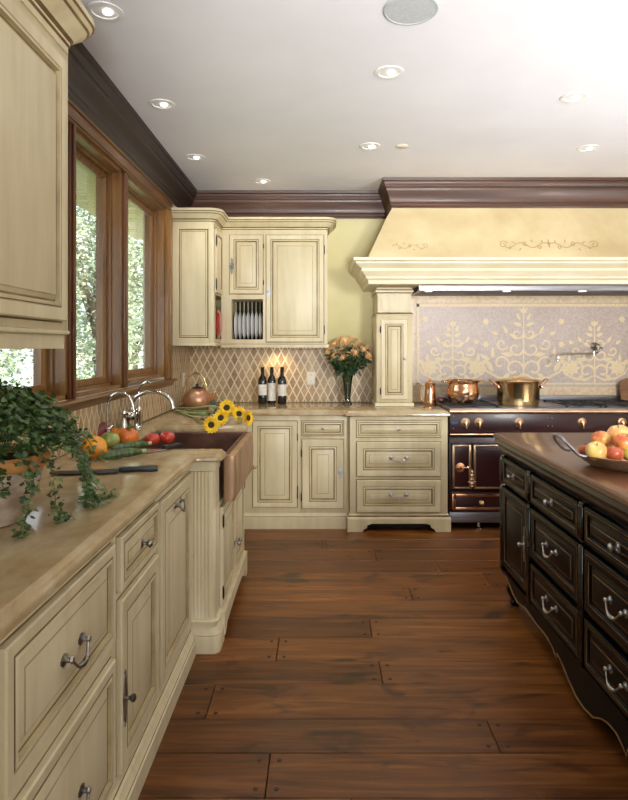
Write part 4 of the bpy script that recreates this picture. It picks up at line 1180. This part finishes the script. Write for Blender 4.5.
# taps ---------------------------------------------------------------------
t = thing('bridge_tap', 'nickel bridge tap with high arched spout and lever at the sink window', 'tap', (-1.055, 3.36, WT))
m = MB()
for y in (-.085, .085):
    m.lathe([(.024, 0), (.026, .006), (.018, .012), (.013, .020), (.013, .075), (.018, .082), (.018, .100), (.012, .106)], (0, y, 0), seg=16)
m.tube([(0, -.085, .090), (0, .085, .090)], .011, 10); m.lathe([(.014, .07), (.020, .08), (.020, .105), (.014, .115), (.012, .15)], (0, .0, 0), seg=16)
m.build('bridge_body', 'chrome', t)
m = MB(); pts = [(0, 0, .12), (.0, 0, .15)]+[(.115-.115*math.cos(R(a)), .0, .15+.078*math.sin(R(a))) for a in range(15, 181, 15)]+[(.232, 0, .135)]
m.tube(pts, [.011]*len(pts), 12); m.lathe([(.013, -.01), (.015, 0), (.013, .012)], (.232, 0, .135), seg=12); m.build('spout', 'chrome', t)
for y in (-.085, .085):
    m = MB(); m.lathe([(.010, .106), (.012, .118), (.006, .128)], (0, y, 0), seg=12)
    for k in range(4): a = PI/4+k*PI/2; m.tube([(0, y, .117), (.032*math.cos(a), y+.032*math.sin(a), .119)], [.004, .0065], 8)
    m.build('cross_handle', 'chrome', t)
t = thing('side_lever', 'tall nickel lever with curved tip standing behind the bridge tap', 'tap lever', (-1.075, 3.56, WT))
m = MB(); m.lathe([(.022, 0), (.023, .006), (.015, .014), (.013, .10), (.016, .11), (.010, .13)], seg=16); m.build('stem', 'chrome', t)
m = MB(); m.tube(smooth([(0, 0, .12), (.002, 0, .18), (.0, 0, .22), (.02, 0, .255), (.048, 0, .272), (.07, 0, .262)]), .007, 8); m.build('lever', 'chrome', t)
t = thing('filter_tap', 'smaller nickel gooseneck tap nearest the vegetables', 'tap', (-1.095, 3.10, WT))
m = MB(); m.lathe([(.022, 0), (.024, .005), (.014, .012), (.010, .05), (.014, .056), (.008, .066)], seg=16)
pts = [(0, 0, .05), (0, 0, .18)]+[(.062-.062*math.cos(R(a)), 0, .18+.062*math.sin(R(a))) for a in range(20, 161, 20)]+[(.128, 0, .175), (.132, 0, .155)]
m.tube(pts, .0075, 10); m.build('spout', 'chrome', t)
m = MB(); m.tube([(0, 0, .045), (.0, .03, .055), (.0, .055, .062)], [.006, .005, .007], 8); m.build('lever', 'chrome', t)
t = thing('soap_dispenser', 'short nickel soap dispenser between the two arched taps', 'dispenser', (-1.045, 3.20, WT))
m = MB(); m.lathe([(.022, 0), (.024, .006), (.017, .02), (.020, .06), (.013, .085), (.010, .12), (.014, .126), (.012, .14)], seg=16); m.build('body', 'chrome', t)
m = MB(); m.tube([(0, 0, .135), (.03, 0, .142), (.055, 0, .132)], .005, 8); m.build('nozzle', 'chrome', t)

# kettle -------------------------------------------------------------------
o = Vector((-.945, 4.62, WT))
t = thing('copper_kettle', 'round copper kettle with arched handle in the corner beyond the sink', 'kettle', o)
m = MB(); m.lathe([(.074, 0), (.088, .006), (.106, .035), (.113, .072), (.106, .108), (.084, .138), (.055, .156), (.042, .162)], seg=40); m.build('body', 'copper_satin', t)
m = MB(); m.lathe([(.042, .162), (.038, .170), (.012, .176), (.006, .182), (.011, .190), (.008, .198), (.002, .200)], seg=24); m.build('lid', 'iron', t)
m = MB(); m.tube(smooth([(.075, -.02, .055), (.115, -.03, .085), (.135, -.035, .125), (.155, -.04, .140)]), [.018-.009*i/18 for i in range(19)], 12); m.build('spout', 'copper', t)
m = MB(); pts = [(.088*math.cos(R(a))-.01, 0, .125+.155*math.sin(R(a))) for a in range(0, 181, 12)]; m.tube(pts, [.004+.004*math.sin(PI*i/(len(pts)-1)) for i in range(len(pts))], 10); m.build('handle', 'brass', t)

# sunflowers ---------------------------------------------------------------
def sunflower(label, p, nrm, r, tail):
    p = Vector(p); t = thing('sunflower', label, 'flower', p, 0, 'sunflowers by the sink')
    nrm = Vector(nrm).normalized(); q = nrm.to_track_quat('Z', 'Y').to_matrix().to_4x4()
    m = MB()
    for ring, (n, l, lift) in enumerate(((16, r, .006), (15, r*.9, .012), (10, r*.7, .016))):
        for k in range(n):
            a = 2*PI*(k+ring*.5)/n+rnd.uniform(-.08, .08)
            d = Vector((math.cos(a), math.sin(a), .20+.14*ring+rnd.uniform(-.15, .15)))
            leaf(m, q @ (Vector((math.cos(a), math.sin(a), 0))*r*.30+Vector((0, 0, lift*.4))), q @ d, q @ Vector((0, 0, 1)), l*.80, r*.38)
    m.build('petals', 'sun_petal', t, recalc=False)
    m = MB(); m.lathe([(.001, .002), (r*.36, .002), (r*.40, .008), (r*.32, .016), (r*.1, .014), (.001, .013)], mat=q, seg=24, cap=False); m.build('seed_disc', 'sun_seed', t)
    m = MB(); a = q @ Vector((0, 0, -.004)); tl = Vector(tail)-p
    m.tube(smooth([a, a+q @ Vector((0, 0, -.02))+tl*.04, tl*.25+Vector((0, 0, .012)), tl*.6, tl]), .0072, 8); m.build('stem', 'stem_pale', t)
    m = MB(); 
    for k in range(3): leaf(m, tl*(.12+.06*k)+Vector((0, 0, .01)), (rnd.uniform(-1, 1), rnd.uniform(-1, .4), .2), (0, 0, 1), .06, .045)
    m.build('leaves', 'leaf_dark', t, recalc=False)
def tl(px, py): v = on(px, py, .918); return v
sunflower('lowest sunflower, its head hanging over the back edge of the sink', at(211, 425, 3.63), (.35, -1, .25), .052, tl(178, 411))
sunflower('sunflower facing the room, second head from the left', at(221, 418, 3.70), (.0, -1, .35), .050, tl(174, 410))
sunflower('highest and largest sunflower head of the bunch', at(227, 408, 3.82), (-.05, -1, .45), .054, tl(176, 408))
sunflower('sunflower turned half away on the right of the bunch', at(238.5, 414, 3.80), (.6, -1, .3), .050, tl(186, 410))
sunflower('rightmost sunflower, seen edge-on at the corner of the sink', at(247, 418, 3.72), (1, -.5, .15), .050, tl(182, 413))

# wine bottles -------------------------------------------------------------
def bottle(px, Y, label, lab):
    x = (px-320)*Y/F; t = thing('wine_bottle', label, 'bottle', (x, Y, WT), rnd.uniform(-.2, .2), 'wine bottles on the back worktop')
    m = MB(); m.lathe([(.030, 0), (.036, .004), (.0375, .012), (.0375, .185), (.035, .205), (.026, .226), (.016, .240), (.0145, .255), (.0145, .300), (.012, .302)], seg=28); m.build('glass', 'bottle', t)
    m = MB(); m.lathe([(.0150, .245), (.0152, .296), (.0165, .298), (.0165, .309), (.010, .311)], seg=20); m.build('capsule', 'foil', t)
    m = MB(); a0, a1 = R(-165), R(-15); z0, z1 = lab
    m.loops([[(.038*math.cos(a0+(a1-a0)*i/12), .038*math.sin(a0+(a1-a0)*i/12), z) for i in range(13)] for z in (z0, z1)], 0, False, False, False); m.build('label', 'label', t)
bottle(262.5, 5.06, 'left wine bottle of three, with a square cream label', (.075, .165))
bottle(271.8, 5.10, 'middle wine bottle of three, with a tall pale label', (.025, .175))
bottle(282, 5.06, 'right wine bottle of three, with a square cream label', (.070, .165))

# vase of roses ------------------------------------------------------------
V0 = Vector((.232, 5.06, WT))
t = thing('glass_vase', 'tall flared glass vase on the back worktop beside the pillar cabinet', 'vase', V0)
m = MB(); m.lathe([(.040, 0), (.042, .004), (.030, .012), (.024, .030), (.028, .09), (.036, .17), (.048, .245), (.046, .245), (.033, .17), (.025, .09), (.020, .034), (.002, .026)], seg=32, cap=True); m.build('glass', 'vase_glass', t)
m = MB(); m.lathe([(.018, .036), (.0235, .09), (.0315, .168), (.001, .169)], seg=24); m.build('water', 'water', t)
roses = [(328, 352), (335, 344), (342, 350), (345, 341), (352, 346), (358, 342), (363, 350), (367, 347), (355, 353), (349, 355), (334, 356), (339, 340), (351, 339), (360, 356), (368, 356), (343, 358), (330, 346)]
for i, (px, py) in enumerate(roses):
    Y = 5.06+rnd.uniform(-.09, .05); h = at(px, py, Y)-V0
    h.z += .0
    t = thing('rose', 'peach rose in the tall glass vase beside the pillar cabinet', 'flower', V0, 0, 'peach roses in the vase')
    m = MB()
    base = Vector((rnd.uniform(-.012, .012), rnd.uniform(-.012, .012), .04)); neck = Vector((h.x*.22, h.y*.22, .235))
    m.tube(smooth([base, neck, neck*.45+h*.5+Vector((0, 0, .02)), h-Vector((0, 0, .015))], 4), .0028, 6); m.build('stem', 'stem_green', t)
    m = MB(); ax = (Vector((h.x*2, h.y*2-.05, .22))).normalized(); q = ax.to_track_quat('Z', 'Y').to_matrix().to_4x4()
    rr = rnd.uniform(.031, .038)
    m.blob(h, (rr*.55, rr*.55, rr*.7), seg=10, rg=6, mat=q)
    for ring, (n, r0, tilt) in enumerate(((4, .45, .9), (5, .62, .6), (6, .8, .2))):
        for k in range(n):
            a = 2*PI*(k+.5*ring)/n
            c = Vector((math.cos(a), math.sin(a), 0)); s = Vector((-math.sin(a), math.cos(a), 0)); rings = []
            for u in range(5):
                uu = u/4; row = []
                for v in range(5):
                    vv = (v/4-.5)*2
                    out_ = r0*(.45+.75*uu**1.2)+(.22*(1-tilt))*uu**3; hgt = -.55+1.15*uu*(.55+.45*tilt)
                    ang = vv*.75*(1-.25*uu**3)
                    pt = (c*math.cos(ang)+s*math.sin(ang))*out_+Vector((0, 0, hgt-.12*vv*vv*uu))
                    row.append(h+q @ (pt*rr))
                rings.append(row)
            m.loops(rings, 0, False, False, False)
    m.build('bloom', 'rose', t, ang=60)
    m = MB()
    for k in range(16):
        u = rnd.uniform(.2, .92); p = neck.lerp(h, u)+rv()*.02
        leaf(m, p, Vector((h.x*3, h.y*3, 0))+rv()*.5+Vector((0, 0, -.25)), Vector((0, -.4, 1))+rv()*.5, rnd.uniform(.04, .062), rnd.uniform(.026, .036))
    m.build('leaves', 'leaf_dark', t, recalc=False)

# outlets ------------------------------------------------------------------
def outlet(name, label, loc, rz):
    t = thing(name, label, 'outlet', loc, rz)
    m = MB(); m.box(-.037, .037, -.006, 0, -.058, .058, bev=.003); m.build('cover_plate', 'plug', t)
    m = MB()
    for z in (-.028, .028):
        m.lathe([(.016, 0), (.016, .002)], (0, -.006, z), 'y', 16)
        for x in (-.006, .006): m.box(x-.0012, x+.0012, -.0088, -.0079, z-.004, z+.006, 1)
    m.build('socket', ['plug', 'dark'], t)
outlet('wall_outlet', 'cream double outlet on the tiled back wall right of the wine bottles', (-.079, BY-.0125, 1.117), 0)
outlet('wall_outlet', 'cream outlet on the tiled window wall behind the copper kettle', (WX+.0125, 5.0, 1.117), PI/2)

# pans ---------------------------------------------------------------------
RT = .9445
t = thing('copper_pot', 'round-bellied copper pot with two ear handles on the left burner', 'cooking pot', (1.150, 4.82, RT))
m = MB(); m.lathe([(.085, 0), (.098, .008), (.122, .045), (.130, .085), (.124, .125), (.116, .150), (.122, .166), (.134, .176), (.136, .180), (.126, .180), (.112, .166), (.108, .150), (.116, .10), (.09, .02), (.002, .012)], seg=44, fn=lambda a, r, h: r*(1+.012*math.sin(9*a)*math.sin(h*40))); m.build('bowl', 'copper', t)
for sg in (-1, 1):
    m = MB(); m.tube(smooth([(sg*.118, -.04, .160), (sg*.155, -.035, .172), (sg*.168, 0, .178), (sg*.155, .035, .172), (sg*.118, .04, .160)]), .0055, 8); m.build('handle', 'brass', t)
t = thing('oval_pot', 'large oval brass-coloured casserole with upturned side handles on the range', 'cooking pot', (1.585, 4.80, .9265))
m = MB()
prof_ = [(.150, 0), (.160, .006), (.166, .03), (.170, .17), (.178, .185), (.182, .192), (.172, .194), (.163, .185), (.160, .17)]
def ov(p): return [(r*math.cos(2*PI*i/48), r*.72*math.sin(2*PI*i/48), z) for r, z in [p] for i in range(48)]
m.loops([ov(p) for p in prof_], 0); m.build('body', 'brass', t)
m = MB(); m.loops([ov(p) for p in ((.172, .193), (.170, .199), (.160, .205), (.10, .212), (.05, .214))], 0)
m.tube(smooth([(-.05, 0, .210), (-.04, 0, .225), (.04, 0, .225), (.05, 0, .210)]), .005, 8); m.build('lid', 'brass', t)
for sg in (-1, 1):
    m = MB(); m.tube(smooth([(sg*.165, -.05, .15), (sg*.19, -.045, .165), (sg*.222, -.035, .198), (sg*.228, 0, .206), (sg*.222, .035, .198), (sg*.19, .045, .165), (sg*.165, .05, .15)]), .006, 8)
    m.box(sg*.172-.008, sg*.172+.008, -.06, .06, .135, .160, bev=.003); m.build('handle', 'copper', t)
t = thing('copper_jug', 'small tall copper jug with side handle on the worktop by the pillar cabinet', 'jug', (.905, 4.93, WT))
m = MB(); m.lathe([(.045, 0), (.049, .006), (.050, .03), (.044, .12), (.040, .160), (.044, .176), (.046, .182), (.040, .184), (.036, .172), (.004, .168)], seg=32); m.build('body', 'copper', t)
m = MB(); m.lathe([(.040, .180), (.034, .192), (.012, .200), (.006, .206), (.009, .212), (.002, .216)], seg=24); m.build('lid', 'copper', t)
m = MB(); m.tube(smooth([(-.042, 0, .165), (-.075, 0, .160), (-.088, 0, .11), (-.075, 0, .05), (-.046, 0, .035)]), .006, 8); m.build('handle', 'brass', t)
t = thing('ladle', 'long-handled dark ladle leaning from the worktop onto the left burner', 'ladle', (.990, 4.90, .928))
m = MB(); m.blob((0, 0, .030), (.036, .036, .028), seg=20, rg=10); m.build('bowl', 'copper_dark', t)
m = MB(); m.tube([(.03, -.01, .040), (.09, -.12, .022), (.14, -.26, .012)], [.005, .004, .007], 8); m.build('handle', 'iron', t)
t = thing('cutting_board', 'dark wooden board with rounded top leaning at the right edge of the mosaic', 'board', (2.72, 5.14, .912))
m = MB(); pl = [(-.13, 0), (.13, 0), (.135, .02), (.135, .16)]+[(.135*math.cos(R(a)), .16+.06*math.sin(R(a))) for a in range(10, 171, 16)]+[(-.135, .16), (-.135, .02)]
m.xf = Matrix.Rotation(R(-12), 4, 'X'); m.extrude(pl, 0, .02); m.build('board', 'board', t)

# fruit dish on the island -------------------------------------------------
DC = Vector((1.215, 2.37, .918))
t = thing('fruit_dish', 'wide copper dish with long upturned loop handle on the island', 'dish', DC)
m = MB()
def dv(p): return [(p[0]*math.cos(2*PI*i/48), p[0]*.95*math.sin(2*PI*i/48), p[1]) for i in range(48)]
m.loops([dv(p) for p in ((.125, 0), (.135, .002), (.165, .020), (.188, .042), (.204, .050), (.206, .054), (.200, .055), (.184, .047), (.160, .026), (.130, .008), (.01, .006))], 0); m.build('bowl', 'copper_old', t)
for sg in (-1, 1):
    m = MB(); m.tube(smooth([(sg*.196, -.075, .052), (sg*.225, -.072, .060), (sg*.262, -.064, .098), (sg*.272, -.03, .118), (sg*.274, .03, .120), (sg*.262, .064, .100), (sg*.225, .072, .060), (sg*.196, .075, .052)]), .0065, 8); m.build('handle', 'steel', t)
def apple(label, px, py, Y, rpx, mat, z=None, cat='fruit'):
    c = at(px, py, Y); r = rpx*Y/F
    t = thing('apple', label, cat, c, rnd.uniform(0, 6), 'fruit in the island dish')
    q = Matrix.Rotation(rnd.uniform(-.6, .6), 4, 'X') @ Matrix.Rotation(rnd.uniform(-.6, .6), 4, 'Y')
    m = MB(); m.blob((0, 0, 0), (r, r, r*.9), lambda th, a: 1+.015*math.cos(5*a)-.22*math.exp(-((PI-th)/.38)**2)-.12*math.exp(-(th/.35)**2), 28, 18, mat=q); m.build('flesh', mat, t, ang=80)
    m = MB(); m.tube([q @ Vector((0, 0, r*.62)), q @ Vector((.002, .001, r*.98))], .0018, 6); m.build('stalk', 'bark', t)
apple('large pale yellow-pink apple at the front left of the fruit dish', 596.5, 451, 2.30, 10.2, 'apple2')
apple('red and yellow apple on top at the left of the fruit dish', 600.5, 438.5, 2.38, 8.8, 'apple')
apple('small dark red apple at the far left of the fruit dish', 585.5, 450.5, 2.38, 7.0, 'apple3')
apple('red apple half hidden behind the top left fruit', 609, 444, 2.44, 8.0, 'apple')
apple('very large yellow apple crowning the pile', 619.5, 436, 2.42, 12.5, 'apple2')
apple('rosy apple at the front of the pile top, right edge', 624, 442, 2.30, 9.5, 'apple')
apple('dark red apple at the front centre of the fruit dish', 614.5, 453.5, 2.28, 8.8, 'apple3')
apple('green-yellow fruit at the right edge of the picture', 630, 453, 2.28, 8.5, 'pear')
apple('red apple at the back of the fruit dish, beyond the picture edge', 640, 448, 2.38, 10, 'apple')

# ------------------------------------------------------------------ outside the windows
struct(MB().box(-16, WX-.17, -3, 26, -.4, -.3).build('ground', 'lawn'))
struct(MB().box(WX-.75, WX-.16, 1.2, 6.2, 2.50, 2.56).build('trim_10', 'soffit'))
lr = random.Random(2)
def crown_tree(name, label, cat, loc, rx, ry, rz_, zc, n, l, mat, trunk=True):
    t = thing(name, label, cat, loc)
    m = MB()
    cl = [(Vector((lr.gauss(0, .5)*rx, lr.gauss(0, .5)*ry, zc+lr.gauss(0, .5)*rz_)), lr.uniform(.35, .6)) for _ in range(26)]
    for i in range(n):
        c, k = cl[i % len(cl)]
        d = Vector((lr.gauss(0, 1), lr.gauss(0, 1), lr.gauss(0, 1))).normalized()
        p = c+Vector((d.x*rx, d.y*ry, d.z*rz_))*k*lr.random()**.4
        if p.z < .05: p.z = .05+lr.random()*.3
        dd = Vector((lr.gauss(0, 1), lr.gauss(0, 1), lr.gauss(-.3, .6)))
        leaf(m, p, dd, Vector((lr.gauss(.6, .6), lr.gauss(-.4, .6), lr.gauss(.8, .4))), l*lr.uniform(.6, 1.3), l*lr.uniform(.5, .9))
    m.build('foliage', mat, t, recalc=False)
    if trunk:
        m = MB(); m.tube([(0, 0, 0), (.05, .02, zc*.4), (-.04, .03, zc*.8), (.02, 0, zc+rz_*.5)], [.14, .11, .08, .03], 10)
        for k in range(6):
            a = k*1.05; m.tube([(0, 0, zc*(.5+.06*k)), (rx*.35*math.cos(a), ry*.35*math.sin(a), zc*(.7+.06*k)), (rx*.6*math.cos(a), ry*.6*math.sin(a), zc*(.95+.05*k))], [.05, .03, .012], 6)
        m.build('trunk', 'bark', t)
    return t
crown_tree('tree', 'leafy garden tree filling the tall window pane', 'tree', (-2.9, 7.9, -.3), .55, .7, 1.7, 2.6, 11000, .055, 'tree_leaf')
crown_tree('tree', 'garden tree seen through the farther window pane', 'tree', (-3.6, 11.4, -.3), .8, 1.0, 1.7, 2.7, 10000, .065, 'tree_leaf')
crown_tree('tree', 'more distant tree behind the window above the ivy', 'tree', (-6.2, 11.2, -.3), .9, 1.4, 2.2, 3.0, 9000, .09, 'tree_leaf')
crown_tree('shrub', 'low shrub outside below the tall window pane', 'shrub', (-2.45, 6.0, -.3), .35, .45, .5, .8, 5000, .05, 'hedge_leaf', False)
crown_tree('shrub', 'low shrub outside seen beneath the wall cabinet', 'shrub', (-4.2, 6.6, -.3), .5, .6, .55, .9, 5000, .05, 'hedge_leaf', False)

# ------------------------------------------------------------------ light
w_ = bpy.data.worlds.new('World'); scene.world = w_; w_.use_nodes = True
nt = w_.node_tree; nt.nodes.clear()
ow = nt.nodes.new('ShaderNodeOutputWorld'); bg = nt.nodes.new('ShaderNodeBackground')
bg.inputs[0].default_value = (.86, .93, 1.0, 1); bg.inputs[1].default_value = 4
nt.links.new(bg.outputs[0], ow.inputs[0])
def sun(d, e, c, a=2):
    l = bpy.data.lights.new('sun', 'SUN'); l.energy = e; l.color = c; l.angle = R(a)
    o = bpy.data.objects.new('sun', l); col.objects.link(o); o.rotation_euler = Vector(d).to_track_quat('-Z', 'Y').to_euler(); o.location = (4, 0, 8)
sun((-.75, .30, -.60), 11, (1, .95, .86))
def area(name, loc, d, sx, sy, e, c, spread=PI):
    l = bpy.data.lights.new(name, 'AREA'); l.shape = 'RECTANGLE'; l.size = sx; l.size_y = sy; l.energy = e; l.color = c; l.spread = spread
    o = bpy.data.objects.new(name, l); col.objects.link(o); o.location = loc; o.rotation_euler = Vector(d).to_track_quat('-Z', 'Z').to_euler()
    return o
area('window_daylight', (.25, NY+.05, 1.5), (0, 1, .0), 1.85, 1.9, 12, (1, .98, .95))  # fill lamps added in front of the made-up openings behind the camera
area('window_daylight', (2.6, NY+.05, 1.5), (-.15, 1, 0), 1.75, 1.9, 22, (1, .98, .95))
area('ceiling_bounce_flash', (3.3, 2.0, .35), (-.25, .08, 1), 1.0, 1.0, 85, (.985, .985, 1), R(140))  # unseen lamp added facing up, to lift a ceiling that came out dark
def fill_spot(loc, tgt, e, size, soft, c):  # unseen spots added to brighten the back wall and the ceiling
    l = bpy.data.lights.new('studio_flash', 'SPOT'); l.energy = e; l.spot_size = R(size); l.spot_blend = .9; l.shadow_soft_size = soft; l.color = c
    o = bpy.data.objects.new('studio_flash', l); col.objects.link(o); o.location = loc
    o.rotation_euler = (Vector(tgt)-Vector(loc)).to_track_quat('-Z', 'Y').to_euler()
fill_spot((2.2, -1.8, 2.0), (1.3, 5.0, 1.25), 680, 56, .45, (1, .985, .965))
fill_spot((.4, -1.4, 1.2), (.3, 3.1, 2.74), 900, 42, .4, (.99, .985, 1))

# ------------------------------------------------------------------ camera and view
cam = bpy.data.cameras.new('camera'); co = bpy.data.objects.new('camera', cam); col.objects.link(co)
co.location = (0, 0, EYE); co.rotation_euler = (PI/2, 0, 0)
cam.sensor_fit = 'VERTICAL'; cam.sensor_height = 36; cam.lens = F*36/800
cam.shift_x = -6/800; cam.shift_y = -53/800; cam.clip_start = .05
scene.camera = co
vs = scene.view_settings
vs.view_transform = 'Standard'; vs.look = 'None'; vs.gamma = 1; vs.use_curve_mapping = False; vs.exposure = 0.0
scene.cycles.use_denoising = True
scene.cycles.max_bounces = 8; scene.cycles.diffuse_bounces = 4; scene.cycles.transparent_max_bounces = 12
scene.cycles.caustics_reflective = False; scene.cycles.caustics_refractive = False
scene.cycles.sample_clamp_indirect = 6
